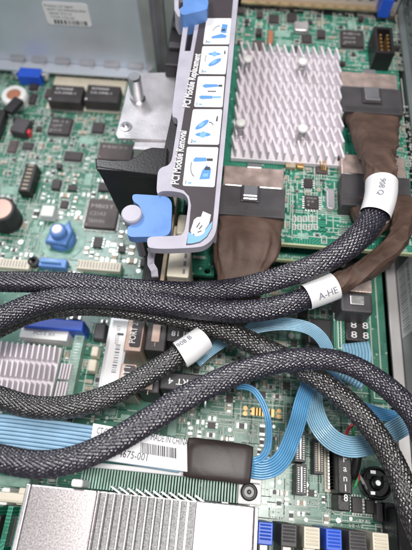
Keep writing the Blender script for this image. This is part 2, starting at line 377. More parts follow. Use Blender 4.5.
def sleeve(pts, r, name, parent, mats=('paper', 'inkgrey'), txt=None, squash=0.95, tag_shift=0.0):
    """paper label wrapped round a cable: a smooth tube with a little flare and a printed mark on top"""
    mb = MB(); pts = smooth_path(pts, 0.02); M = len(pts)
    fr = frames(pts); n = 40; vs = []; fs = []
    for i, p in enumerate(pts):
        rr = r * (1 + 0.03 * cos(i / M * pi))
        for k in range(n):
            a = 2 * pi * k / n; vs.append(p + fr[i][0] * rr * cos(a) + fr[i][1] * rr * squash * sin(a))
    for i in range(M - 1):
        for k in range(n):
            k2 = (k + 1) % n; fs.append((i * n + k, (i + 1) * n + k, (i + 1) * n + k2, i * n + k2))
    mb.add(vs, fs); o = mb.build(name, mats[0], parent, smooth=True)
    if txt:
        tb = MB(); i0, i1 = int(M * txt[1]), int(M * txt[2]); p = pts[i0]; t = (pts[i1] - pts[i0]).normalized()
        top = (CAM - p).normalized(); top = (top - t * top.dot(t)).normalized(); side = t.cross(top).normalized()
        if txt[3] < 0: t, side = -t, -side; 
        # letters follow the round of the sleeve
        tb.text(txt[0], (0, 0, 0), (1, 0, 0), (0, 1, 0), height=txt[4])
        tb.v = [p + t * v.x + top * (r * 1.035 * cos((v.y + txt[5]) / r)) - side * (r * 1.035 * sin((v.y + txt[5]) / r)) for v in tb.v]
        tb.build('printed_mark', mats[1], o)
    return o

# ------------------------------------------------------------------ the case round it
floor_mb = MB(); floor_mb.box(-6, 2.4, -6, 7, -0.32, -0.25)
floor_mb.build('floor', 'dark', kind='structure')

case = empty('server_case', (1.9, 0, -0.2), 'grey sheet metal case side and end with rows of round holes', 'computer case')
XW = 1.875
# side wall: a vertical sheet with rows of slots near the far end
Myz = Matrix(((0, 0, 1, 0), (1, 0, 0, 0), (0, 1, 0, 0), (0, 0, 0, 1)))      # plate (x,y,z) -> world (y,z,x)
holes = []
for r_ in range(4):
    for c_ in range(9):
        y0 = 1.95 + c_ * 0.16 + (r_ % 2) * 0.08; z0 = 0.82 + r_ * 0.11
        holes.append([(y0 + 0.042 * cos(a * pi / 5), z0 + 0.032 * sin(a * pi / 5)) for a in range(10)])
wl = MB(); wl.plate([[(-4.5, -0.25), (5, -0.25), (5, 1.75), (-4.5, 1.75)]] + holes, XW + 0.06, XW + 0.09, M=Myz)
wl.box(XW, XW + 0.062, -4.5, 5, 0.66, 0.74); wl.box(XW, XW + 0.02, -4.5, 5, -0.2, 0.66)
wl.build('side_panel', 'wall', case, bevel=0.004)
MB().box(XW + 0.30, XW + 0.33, -4.5, 5, -0.25, 1.6).build('outer_skin', 'flange', case)
MB().box(1.775, 1.872, -4.5, 1.6, 0.015, 0.05).build('flange', 'flange', case, bevel=0.006)
pl = MB(); c_ = [PX(401, 255, XW - .004), PX(415, 262, XW - .004), PX(418, 332, XW - .004), PX(405, 331, XW - .004)]
ylo, yhi = (c_[2].y + c_[3].y) / 2, (c_[0].y + c_[1].y) / 2; zlo, zhi = 0.08, 0.6
pl.box(XW - 0.006, XW - 0.001, ylo, yhi, zlo, zhi, 0)
for i in range(26):
    y = yhi - 0.03 - i * 0.028
    if y > ylo + .03: pl.box(XW - 0.009, XW - 0.0065, y - 0.004 - 0.005 * (i % 3 == 0), y, zlo + 0.05, zlo + 0.2, 1)
pl.text('SPARE 675-001', (XW - 0.008, yhi - .04, zlo + .25), (0, -1, 0), (0, 0, 1), height=0.05, m=1)
pl.build('paper_label', ['paper', 'inkgrey'], case)
# far end panel above the card, pierced with round holes
YE = PY(300, 8, 3.0).y
YE = P(310, 3, 0.78).y
Mxz = Matrix(((1, 0, 0, 0), (0, 0, 1, 0), (0, 1, 0, 0), (0, 0, 0, 1)))      # plate (x,y,z) -> world (x,z,y)
holes = []
for i in range(13):
    for j in range(4):
        hx, hz = 0.30 + i * 0.125 + 0.06 * (j % 2), 0.86 + j * 0.115
        holes.append([(hx + 0.034 * cos(a * pi / 7), hz + 0.034 * sin(a * pi / 7)) for a in range(14)])
MB().plate([[(0.12, -0.2), (1.86, -0.2), (1.86, 1.7), (0.12, 1.7)]] + holes, YE, YE + 0.03, M=Mxz).build('end_panel', 'flange', case)
MB().box(0.0, 1.87, YE + 0.28, YE + 0.3, -.2, 1.8).build('inner_panel', 'dark', case)
MB().box(0.12, 1.80, YE - 0.07, YE - 0.002, 0.765, 0.79).build('lip', 'brass', case, bevel=0.004)
x0, x1, y0, y1 = rect(380, -8, 391, 8, 0.9)
MB().box(x0, x1, y0, y1, 0.78, 1.0).build('blue_clip', 'bluedeep', case, bevel=0.01)

# ------------------------------------------------------------------ drive cage, upper left
YC = P(70, 64, 0.12).y
XC = P(148, 66, 0.12).x
cage = empty('drive_cage', (-2.3, YC, 0), 'large blue-grey sheet metal cage with a white barcode sticker on its face', 'drive cage')
MB().box(-4.6, XC, YC, YC + 0.04, 0.12, 2.4).build('face_panel', 'sheet', cage, bevel=0.006)
fl = MB(); fl.box(-4.6, XC + 0.02, YC - 0.16, YC - 0.002, 0.10, 0.125)
fl.build('lower_flange', 'sheet', cage, bevel=0.006)
for px in (8, 30, 54, 79, 104, 128):
    x0 = P(px, 63, 0.16).x; t = MB()
    t.plate([[(x0, 0.135), (x0 + .16, 0.135), (x0 + .2, 0.165), (x0 + .19, 0.2), (x0 + .02, 0.2)]], YC - 0.03, YC - 0.004, bevel=0.006, M=Mxz)
    t.cyl(x0 + .17, YC - 0.05, 0.126, 0.15, 0.018, 12)
    t.build('bent_tab', 'zinc', cage)
st = MB(); ps = [PY(41, 2, YC - .004), PY(86, 3, YC - .004), PY(93, 26, YC - .004), PY(49, 25, YC - .004)]
zl, zh = (ps[2].z + ps[3].z) / 2, (ps[0].z + ps[1].z) / 2; xl, xr = (ps[0].x + ps[3].x) / 2, (ps[1].x + ps[2].x) / 2
def rr(x0, y0, x1, y1, r, k=5):
    out = []
    for cx, cy, a0 in ((x1 - r, y1 - r, 0), (x0 + r, y1 - r, 90), (x0 + r, y0 + r, 180), (x1 - r, y0 + r, 270)):
        for i in range(k + 1):
            a = radians(a0 + 90 * i / k); out.append((cx + r * cos(a), cy + r * sin(a)))
    return out
st.plate([rr(xl, zl, xr, zh, 0.035)], YC - 0.008, YC - 0.003, M=Mxz)
sk = st.build('barcode_sticker', 'paper', cage)
tx = MB(); w_ = xr - xl; h_ = zh - zl
for j, (s_, a, wd) in enumerate((('Product vol. Japan', .05, .62), ('HD/P/T 5/N 2500200GL/004A', .08, .86), ('GPN/P 773/110', .1, .5), ('1TV/M 1Y5/L/20', .12, .52))):
    tx.text(s_, (xl + w_ * a, YC - .0095, zh - h_ * (0.2 + 0.165 * j)), (1, 0, 0), (0, 0, 1), height=h_ * .10, width=w_ * wd)
rnd = random.Random(5); xx = xl + w_ * .16
while xx < xr - w_ * .12:
    b_ = rnd.choice((.008, .014, .022)); tx.box(xx, xx + b_, YC - .011, YC - .0085, zl + h_ * .06, zl + h_ * .24); xx += b_ + rnd.choice((.009, .014, .02))
tx.build('printing', 'ink', sk)
# folded metal uprights right of the cage
up = empty('folded_upright', (XC + .3, YC, 0), 'tall folded bright sheet metal uprights right of the blue-grey cage', 'metal bracket')
for k_, (xa, xb, dy) in enumerate(((XC + 0.005, XC + .13, -.04), (XC + .145, XC + .25, .10), (XC + .265, XC + .40, .02))):
    u = MB(); u.plate([[(xa, YC + dy), (xb, YC + dy - .03), (xb, YC + dy + .12), (xb - .02, YC + dy + .12), (xb - .02, YC + dy), (xa + .02, YC + dy + .03), (xa + .02, YC + dy + .12), (xa, YC + dy + .12)]], 0.0, 2.3)
    u.build('upright', 'zinc', up, bevel=0.006)
MB().box(XC + .005, XC + .42, YC + .23, YC + .26, 0, 2.3).build('back_sheet', 'sheet', up)

# ------------------------------------------------------------------ motherboard
board = empty('motherboard', (-0.6, 0, 0), 'green circuit board crowded with chips and sockets, lying under all the cables', 'circuit board')
BX0, BX1, BY0, BY1 = -4.4, 1.75, -4.2, YC - 0.02
MB().box(BX0, BX1, BY0, BY1, -0.06, 0.0).build('board', 'pcb', board, bevel=0.004)
OCC = {}
def free(key, x0, x1, y0, y1, g=0.006):
    for a, b, c, d in OCC.setdefault(key, []):
        if x0 - g < b and x1 + g > a and y0 - g < d and y1 + g > c: return False
    return True
def occupy(key, x0, x1, y0, y1): OCC.setdefault(key, []).append((x0, x1, y0, y1))

def chip(key, parent, a, b, c, d, z, h=0.04, m='chip', legs=True, txt=None, name='chip', label=None):
    x0, x1, y0, y1 = rect(a, b, c, d, z + h); occupy(key, x0 - .02, x1 + .02, y0 - .02, y1 + .02)
    mb = MB(); mb.box(x0, x1, y0, y1, z + 0.008, z + h, 0, taper=0.004)
    if legs:
        n = max(4, int((y1 - y0) / 0.022)); w = (y1 - y0) / n
        for i in range(n):
            yy = y0 + (i + .5) * w
            for s_, e in ((x0, -1), (x1, 1)):
                mb.box(min(s_, s_ + e * .022), max(s_, s_ + e * .022), yy - w * .27, yy + w * .27, z + .004, z + .014, 1)
        n = max(4, int((x1 - x0) / 0.022)); w = (x1 - x0) / n
        for i in range(n):
            xx = x0 + (i + .5) * w
            for s_, e in ((y0, -1), (y1, 1)):
                mb.box(xx - w * .27, xx + w * .27, min(s_, s_ + e * .022), max(s_, s_ + e * .022), z + .004, z + .014, 1)
    o = mb.build(name, [m, 'pad'], parent, bevel=0.003)
    if label: o['label'] = label
    if txt:
        t = MB(); rows = txt.split('|')
        for j, s_ in enumerate(rows):
            t.text(s_, (x0 + (x1 - x0) * .12, y1 - (y1 - y0) * (.32 + .26 * j), z + h + .002), (1, 0, 0), (0, 1, 0), height=(y1 - y0) * .13, width=(x1 - x0) * (.72 if j == 0 else .5))
        t.cyl(x0 + .03, y0 + .03, z + h + .0005, z + h + .002, .008, 10)
        t.build('marking', 'chipmark', o)
    return o
B0 = 'board'
# --- parts one can name, upper left
x0, x1, y0, y1 = rect(50, 78, 124, 111, 0.02); occupy(B0, x0, x1, y0, y1)
MB().box(x0, x1, y0, y1, 0.002, 0.02).build('transformer_pad', 'cream', board, bevel=0.004)
for a, b in ((49, 83), (85, 120)):
    x0, x1, y0, y1 = rect(a, 85, b, 102, 0.17); o = MB()
    o.box(x0, x1, y0, y1, 0.022, 0.17, 0, taper=0.006)
    for i in range(12):
        xx = x0 + (i + .5) * (x1 - x0) / 12
        for yy in (y0 - .02, y1): o.box(xx - .007, xx + .007, yy, yy + .02, 0.022, 0.05, 1)
    o = o.build('network_transformer', ['chip', 'pad'], board, bevel=0.006)
    t = MB()
    t.text('BOTHHAND', (x0 + .07, y1 - .08, .172), (1, 0, 0), (0, 1, 0), height=.035, width=.2)
    t.text('LG-2446-1', (x0 + .07, y1 - .14, .172), (1, 0, 0), (0, 1, 0), height=.03, width=.24)
    t.cyl(x0 + .03, y0 + .03, .171, .173, .012, 10); t.build('marking', 'whiteink', o)
chip(B0, board, 49, 117, 71, 134, 0, .05, txt='8B-3 6|QFP|K212')
chip(B0, board, 64, 151, 82, 160, 0, .04)
chip(B0, board, 86, 199, 118, 228, 0, .05, 'chipbrown', txt='MBIST|C21A3|TAIWAN')
chip(B0, board, 98, 143, 133, 160, 0, .05, 'chipbrown', txt='MX25')
chip(B0, board, 29, 93, 36, 103, 0, .04); chip(B0, board, 29, 82, 38, 89, 0, .04)
chip(B0, board, 92, 122, 104, 132, 0, .04); chip(B0, board, 60, 200, 68, 208, 0, .03); chip(B0, board, 22, 142, 33, 149, 0, .03)
chip(B0, board, 45, 88, 52, 97, 0, .04, 'chipbrown'); chip(B0, board, 8, 140, 17, 152, 0, .03, 'chipbrown')
# blue video port
x0, x1, y0, y1 = rect(12, 69, 48, 78, 0.12); occupy(B0, x0, x1, y0, y1)
o = MB(); o.box(x0 + .08, x1 - .08, y0, y1, 0.002, .14); o.box(x0, x1, y0 + .08, y1 + .02, .002, .1, 1)
o.cyl(x0 + .04, y0 + .06, .05, .15, .032, 14, 2); o.cyl(x1 - .04, y0 + .06, .05, .15, .032, 14, 2)
o.build('video_port', ['bluedeep', 'steel', 'steel'], board, bevel=0.008)
# white round jack with a red-brown core and its black lever
c = P(14, 95, .12); o = MB(); o.lathe(c.x, c.y, [(.15, .0), (.155, .1), (.14, .13), (.085, .135), (.08, .11)], 28)
occupy(B0, c.x - .16, c.x + .16, c.y - .16, c.y + .16)
o = o.build('round_jack', 'white', board, smooth=False); MB().lathe(c.x, c.y, [(.078, .1), (.078, .13), (.05, .14)], 20).build('core', 'rust', o)
a = P(16, 104, .14); o = MB(); o.box(a.x - .06, a.x + .06, a.y - .17, a.y + .05, .136, .2, rot=-.4); o.build('lever', 'blackpl', board, bevel=.01)
x0, x1, y0, y1 = rect(12, 118, 28, 132, .12); occupy(B0, x0, x1, y0, y1)
o = MB(); o.box(x0, x1, y0, y1, 0.002, .12, 0, rot=-.15); o.box(x1 - .01, x1 + .03, y0 + .02, y0 + .08, .002, .09, 1); o.build('inductor', ['darkpl', 'red'], board, bevel=.012)
# tilted black socket
a = P(28, 178, .12); occupy(B0, a.x - .11, a.x + .11, a.y - .2, a.y + .2)
o = MB(); o.box(a.x - .065, a.x + .065, a.y - .18, a.y + .18, 0.002, .13, rot=0)
o = o.build('pin_socket', 'blackpl', board, bevel=.008); t = MB()
for i in range(7): t.box(a.x - .03, a.x + .03, a.y - .155 + i * .05, a.y - .135 + i * .05, .1302, .1345)
t.build('contact_or_glint', 'tan', o)
# can capacitor at the edge
def can(px, py, r, h, cap='pink', nm='can_capacitor'):
    a = P(px, py, h); occupy(B0, a.x - r, a.x + r, a.y - r, a.y + r)
    o = MB().lathe(a.x, a.y, [(r, .002), (r, h * .15), (r * .93, h * .2), (r, h * .26), (r, h - .01), (r * .93, h)], 30).build(nm, 'blackpl', board)
    MB().lathe(a.x, a.y, [(r * .8, h - .002), (r * .8, h + .006), (r * .75, h + .008)], 24).build('top', cap, o); return o
can(0, 209, .15, .25)
x0, x1, y0, y1 = rect(-16, 108, 2, 134, .12); occupy(B0, x0, x1, y0, y1); MB().box(x0, x1, y0, y1, .002, .12).build('power_inductor', 'blackpl', board, bevel=.02)
# white box, blue plunger on a green ring
x0, x1, y0, y1 = rect(41, 205, 54, 216, .12); occupy(B0, x0, x1, y0, y1)
MB().box(x0, x1, y0, y1, .002, .12).build('relay', 'white', board, bevel=.012)
a = P(63, 240, 0); occupy(B0, a.x - .24, a.x + .24, a.y - .24, a.y + .24)
o = MB(); o.lathe(a.x, a.y, [(.235, .003), (.235, .006), (.20, .0065)], 48); o.lathe(a.x, a.y, [(.18, .0068), (.18, .008)], 48, 1); o.build('ground_ring', ['pale', 'pcb'], board)
plg = empty('plunger_latch', a, 'blue push plunger standing in a pale green ring on the board', 'plunger'); 
a2 = P(59, 228, .3)
o = MB(); o.lathe(a.x, a.y, [(.14, .009), (.13, .06), (.085, .12), (.08, .2), (.06, .22)], 28)
o.plate([[(a.x - .13, a.y - .1), (a.x + .09, a.y - .12), (a.x + .12, a.y + .05), (a.x + .06, a.y + .17), (a.x + .02, a.y + .09), (a.x - .1, a.y + .07)]], .05, .13, bevel=.02)
o = o.build('plunger_body', 'blue', plg); MB().cyl(a.x, a.y, .222, .228, .045, 18).build('pin_tip', 'pink', o)
# blue clip with black eyelet
x0, x1, y0, y1 = rect(38, 257, 66, 266, .12); occupy(B0, x0, x1, y0, y1)
clip = MB(); clip.box(x0, x1, y0, y1, .002, .1); clip.box(x0 + .02, x1 - .05, y0 + .03, y0 + .05, .1, .14, 1); clip.build('slot_latch', ['blue', 'bluepale'], board, bevel=.01)
a = P(33, 261, .08); MB().lathe(a.x, a.y, [(.05, .002), (.055, .08), (.03, .085), (.025, .03)], 20).build('eyelet', 'blackpl', board)
# long cream socket strips
for a, b, c, d in ((77, 261, 121, 270), (-6, 259, 30, 268)):
    x0, x1, y0, y1 = rect(a, b, c, d, .08); occupy(B0, x0, x1, y0, y1); o = MB(); o.box(x0, x1, y0, y1, .002, .08)
    n = int((x1 - x0) / .03)
    for i in range(n):
        o.box(x0 + (i + .3) * .03, x0 + (i + .6) * .03, y0 + .015, y1 - .015, .0801, .083, 1)
    o.build('memory_slot', ['cream', 'inkgrey'], board, bevel=.004)

# --- middle: sink, slot, ports
def fin_sink(name, parent, x0, x1, y0, y1, z0, zb, zt, nx, ny, th, gap, m, seed=0, jag=0.0, rot=0.0):
    rnd = random.Random(seed); mb = MB(); mb.box(x0, x1, y0, y1, z0, zb)
    for i in range(nx):
        x = x0 + .012 + i * (x1 - x0 - .024 - th) / (nx - 1); Ly = (y1 - y0) / ny
        for j in range(ny):
            h = zt + rnd.uniform(-jag, jag); ya, yb = y0 + j * Ly + gap / 2, y0 + (j + 1) * Ly - gap / 2
            mb.box(x, x + th, ya, yb, zb, h, rot=rot + rnd.uniform(-1, 1) * rot * .25)
    return mb.build(name, m, parent, bevel=.004)
x0, x1, y0, y1 = rect(-30, 340, 53, 398, .19); occupy(B0, x0, x1, y0, y1)
fin_sink('chipset_heatsink', board, x0, x1, y0, y1, .02, .08, .19, 15, 3, .016, .03, 'alu', jag=.004, rot=.08)
x0, x1, y0, y1 = rect(54, 360, 68, 398, .25); fin_sink('small_heatsink', board, x0, x1, y0, y1, .02, .06, .19, 4, 2, .016, .02, 'alu'); occupy(B0, x0, x1, y0, y1)
x0, x1, y0, y1 = rect(22, 318, 84, 329, .25); occupy(B0, x0, x1, y0, y1)
MB().box(x0, x1, y0, y1, .002, .25).build('expansion_slot', 'bluedeep', board, bevel=.012)
x0, x1, y0, y1 = rect(20, 329, 68, 339, .2); occupy(B0, x0, x1, y0, y1); o = MB(); o.box(x0, x1, y0, y1, .002, .2)
o.text('PCI-E 8X', (x0 + .12, y0 + .035, .2015), (1, 0, 0), (0, 1, 0), height=.03, width=.2, m=1); o.build('slot_housing', ['white', 'inkgrey'], board, bevel=0)
x0, x1, y0, y1 = rect(69, 332, 79, 395, .12); occupy(B0, x0, x1, y0, y1)
o = MB(); o.box(x0, x1, y0, y1, .002, .12)
for i in range(22): o.box(x0 + .02, x1 - .02, y0 + .03 + i * .028, y0 + .042 + i * .028, .1202, .125, 1)
o.build('ribbed_socket', ['pale', 'pad'], board, bevel=.004)
for q in ((74, 333, 84, 345), (90, 345, 99, 357), (87, 358, 97, 372), (93, 322, 106, 340)):
    x0, x1, y0, y1 = rect(*q, .1); occupy(B0, x0, x1, y0, y1); MB().box(x0, x1, y0, y1, .002, .1, taper=.01).build('power_inductor', 'cream' if q[0] != 93 else 'darkpl', board, bevel=.012)
# white strip label on a raised bar
z = .42; o = MB(); pl_ = pp([(113, 320), (128, 322), (118, 397), (100, 397)], z); xs = (pl_[0].x + pl_[3].x) / 2; xe = (pl_[1].x + pl_[2].x) / 2; ye = pl_[0].y; ys = pl_[3].y
occupy(B0, xs - .05, xe + .05, ys, ye)
MB().box(xs - .03, xe + .01, ys, ye + .05, .002, z - .004).build('raised_bar', 'alugrey', board, bevel=.006)
o = MB(); o.box(xs, xe - .01, ys, ye, z - .003, z)
rnd = random.Random(4); yy = ys + .04
while yy < ye - .06:
    b_ = rnd.choice((.006, .01, .014)); 
    if ys + .2 < yy < ye - .2: o.flat(xs + .06, xe - .04, yy, yy + b_, z + .0025, 1)
    yy += b_ + rnd.choice((.009, .014))
for k_ in (.15, .8): o.flat(xs + .055, xe - .03, ys + (ye - ys) * k_, ys + (ye - ys) * k_ + .02, z + .0028, 2)
o.text('LSI 92250', (xs + .045, ye - .05, z + .0025), (0, -1, 0), (1, 0, 0), height=.03, m=1)
o.build('strip_label', ['paper', 'inkgrey', 'ink'], board)
def port(fr_, bl, txt, z=.5):
    pf = pp(fr_, z); x0 = (pf[0].x + pf[3].x) / 2; x1 = (pf[1].x + pf[2].x) / 2; y1 = pf[0].y; y0 = pf[3].y; occupy(B0, x0, x1, y0, y1)
    o = MB(); o.box(x0, x1, y0, y1, .002, z); o = o.build('port_shell', 'shelltan', board, bevel=.01)
    pb = pp(bl, z); a0 = (pb[0].x + pb[3].x) / 2; a1 = (pb[1].x + pb[2].x) / 2; b1 = pb[0].y; b0 = pb[3].y
    q = MB(); q.plate([rr(a0, b0, a1, b1, .02)], z, z + .006)
    q = q.build('port_tag', 'labelblack', o); t = MB()
    t.text(txt, (a1 - .045, b0 + .035, z + .008), (0, 1, 0), (-1, 0, 0), height=.055, width=(b1 - b0) * .75, bold=.01); t.build('lettering', 'whiteink', q)
port([(128, 317), (145, 318), (141, 350), (124, 350)], [(133, 320), (144, 320), (140, 347), (129, 347)], 'PORT 2')
port([(121, 363), (137, 364), (133, 392), (117, 392)], [(124.5, 365), (136, 366), (133, 390), (121, 390)], 'PORT 1')
for q in ((146, 319, 166, 350), (139, 365, 160, 392)):
    x0, x1, y0, y1 = rect(*q, .48); occupy(B0, x0, x1, y0, y1); o = MB(); o.box(x0, x1, y0, y1, .002, .46)
    o = o.build('port_plug', 'darkpl', board, bevel=.012); t = MB(); t.box(x0 + .05, x1 - .05, y1 - .2, y1 - .05, .46, .485); t.box(x0 + .08, x1 - .08, y1 - .24, y1 - .2, .46, .475); t.build('latch', 'shelltan', o, bevel=.006)
# black plug with upside-down white letters
def sideplug(q, z, txt, flip, h=.05):
    x0, x1, y0, y1 = rect(*q, z); occupy(B0, x0, x1, y0, y1); o = MB(); o.box(x0, x1, y0, y1, .002, z); o = o.build('cable_header', 'blackpl', board, bevel=.012)
    t = MB(); s_ = -1 if flip else 1
    t.text(txt, ((x1 - .04) if flip else (x0 + .04), ((y1 - .05) if flip else (y0 + .05)), z + .002), (s_, 0, 0), (0, s_, 0), height=h, width=(x1 - x0) * .72, bold=.005); t.build('lettering', 'whiteink', o)
    return x0, x1, y0, y1
x0, x1, y0, y1 = sideplug((160, 373, 207, 391), .5, 'PORT 4', True, .05)
o = MB()
for i in range(5): o.cyl(x0 + .05 + i * .08, y0 - .035, .1, .46, .012, 8); 
o.build('header_pins', 'steel', board)
sideplug((167, 322, 192, 342), .45, '81 J8', False, .045)

# --- right middle: sockets beside the wall
for i, (q, zz) in enumerate((((334, 313, 345, 352), .42), ((367, 268, 382, 402), .06))):
    a = rect(*q, zz); x0, x1, y0, y1 = a; occupy(B0, x0, x1, y0, y1)
    o = MB(); o.box(x0, x1, y0, y1, .002, zz); o = o.build('daughter_board', 'pcb', board, bevel=.004)
    t = MB(); t.frame(x0 + .03, x1 - .03, y0 + .03, y1 - .03, zz + .002, .008); t.build('outline', 'silk', o)
x0, x1, y0, y1 = rect(345, 314, 367, 341, .4); occupy(B0, x0, x1, y0, y1)
o = MB(); o.box(x0, x1, y0, y1, .002, .4); o = o.build('cable_header', 'blackpl', board, bevel=.02); t = MB()
for dx in (.05, .15):
    t.text('8', (x0 + dx, y1 - .13, .402), (1, 0, 0), (0, 1, 0), height=.06, width=.05); t.text('8', (x0 + dx, y1 - .22, .402), (1, 0, 0), (0, 1, 0), height=.06, width=.05)
t.build('lettering', 'whiteink', o)
x0, x1, y0, y1 = rect(308, 318, 334, 345, .3); occupy(B0, x0, x1, y0, y1); MB().box(x0, x1, y0, y1, .002, .3).build('dark_block', 'blackpl', board, bevel=.02)
x0, x1, y0, y1 = rect(340, 258, 366, 278, .3); MB().box(x0, x1, y0, y1, .002, .3).build('dark_block', 'blackpl', board, bevel=.02)

# --- lower right
def slot(q, z, name, m, mc, n):
    x0, x1, y0, y1 = rect(*q, z); occupy(B0, x0, x1, y0, y1); o = MB(); o.box(x0, x1, y0, y1, .002, z)
    o.box(x0 + (x1 - x0) * .42, x1 - (x1 - x0) * .42, y0 + .02, y1 - .02, z + .0002, z + .006, 1)
    L = (y1 - y0 - .04) / n
    for i in range(n):
        for xa in (.12, .68): o.box(x0 + (x1 - x0) * xa, x0 + (x1 - x0) * (xa + .2), y0 + .02 + i * L, y0 + .02 + i * L + L * .5, z + .0002, z + .008, 1)
    return o.build(name, [m, mc], board, bevel=.004)
slot((295, 432, 306, 462), .22, 'edge_socket', 'blackpl', 'pad', 12); slot((296, 464, 307, 495), .2, 'edge_socket', 'blackpl', 'pad', 12)
slot((314, 440, 324, 474), .16, 'edge_socket', 'darkpl', 'cream', 14)
x0, x1, y0, y1 = rect(326, 446, 335, 492, .1); occupy(B0, x0, x1, y0, y1); o = MB(); o.box(x0, x1, y0, y1, .002, .04, 0)
for i in range(12):
    yy = y0 + .03 + i * (y1 - y0 - .05) / 12
    for xx in (x0 + .03, x1 - .03): o.box(xx - .02, xx + .02, yy - .009, yy + .009, .04, .12, 1)
o.build('pin_strip', ['cream', 'pad'], board)
x0, x1, y0, y1 = rect(338, 452, 352, 494, .3); occupy(B0, x0, x1, y0 - .15, y1); o = MB(); o.box(x0, x1, y0, y1, .002, .3); o.box(x0 + .01, x1, y0 - .12, y0 - .002, .002, .22)
o = o.build('fan_header', 'blackpl', board, bevel=.01); t = MB()
for i, ch in enumerate('Fan18'): t.text(ch, ((x0 + x1) / 2, y1 - .075 - i * .07, .3025), (1, 0, 0), (0, 1, 0), height=.05 if ch in 'F18' else .05, align='CENTER', bold=.01)
t.build('lettering', 'whiteink', o)
a = P(377.5, 483, .12); R = .128; occupy(B0, a.x - R - .02, a.x + R + .02, a.y - R - .02, a.y + R + .02)
o = MB(); o.lathe(a.x, a.y, [(R, .002), (R, .1), (R * .92, .13), (R * .84, .13), (R * .8, .09), (R * .42, .09), (R * .4, .125), (R * .22, .13)], 40)
for i in range(3):
    an = i * 2 * pi / 3 + .5
    o.box(a.x + cos(an) * R * .6 - .018, a.x + cos(an) * R * .6 + .018, a.y + sin(an) * R * .6 - .02, a.y + sin(an) * R * .6 + .02, .09, .118)
o = o.build('speaker_buzzer', 'rubber', board, bevel=.003); t = MB()
t.cyl(a.x, a.y, .1305, .137, R * .16, 16)
for an in (1.9, 4.3): t.box(a.x + cos(an) * R * .66 - .022, a.x + cos(an) * R * .66 + .02, a.y + sin(an) * R * .66 - .012, a.y + sin(an) * R * .66 + .012, .095, .112)  # white glints on the ring, shaped as small steel blocks
t.build('contact_or_glint', 'steel', o)
for q in ((352, 497, 363, 513), (366, 500, 376, 514)): chip(B0, board, *q, 0, .04)
for q in ((377, 503, 383, 522), (386, 503, 396, 524)):
    x0, x1, y0, y1 = rect(*q, .12); occupy(B0, x0, x1, y0, y1); MB().box(x0, x1, y0, y1, .002, .12).build('jumper_block', 'darkpl', board, bevel=.006)
# memory latches along the bottom edge
for q, m in (((258, 522, 273, 545), 'bluedeep'), ((281, 524, 297, 547), 'darkpl'), ((304, 527, 320, 549), 'cream'), ((326, 529, 342, 551), 'bluedeep'), ((349, 531, 367, 553), 'darkpl'), ((373, 533, 389, 555), 'cream')):
    z = .5; x0, x1, y0, y1 = rect(*q, z); occupy(B0, x0, x1 + .05, y0 - 2, y1)
    o = MB(); o.box(x0 + .012, x1 - .012, y0 - 1.6, y0 + .005, .002, z - .1); b_ = o.build('memory_slot', 'blackpl' if m != 'cream' else 'cream', board, bevel=.006)
    o = MB(); o.box(x0, x1, y0, y1, .002, z); 
    for i in range(5): o.box(x0 + .012, x1 - .012, y1 - .025 - i * .022, y1 - .013 - i * .022, z, z + .012)
    o.build('latch', m, b_, bevel=.006)
    MB().box(x0 + .03, x1 - .03, y0 - 1.5, y0 - .01, z - .1, z - .088).build('contacts', 'gold' if m == 'darkpl' else 'pad', b_)
x0, x1, y0, y1 = rect(398, 508, 425, 560, .35); occupy(B0, x0, x1, y0, y1); MB().box(x0, x1, y0, y1, .002, .35).build('dark_block', 'blackpl', board, bevel=.02)  # plain black block filling the dark corner
# gold pads in a white outline
x0, x1, y0, y1 = rect(240, 404, 284, 421, 0.0); occupy(B0, x0, x1, y0, y1); o = MB(); o.frame(x0, x1, y0, y1, .004, .008, 1); o.flat(x0 + .09, x1 - .09, y0 + .05, y0 + .085, .004, 0); o.flat(x0 + .09, x1 - .09, y1 - .085, y1 - .05, .004, 0)
for i in range(7):
    xx = x0 + .1 + i * (x1 - x0 - .2) / 7; o.box(xx, xx + .04, y0 + .04, y1 - .04, .006, .014, 0)
for cx in (x0 + .045, x1 - .045):
    for cy in (y0 + .05, y1 - .05): o.cyl(cx, cy, .002, .008, .02, 12, 0)
o.build('gold_pads', ['gold', 'silk'], board)

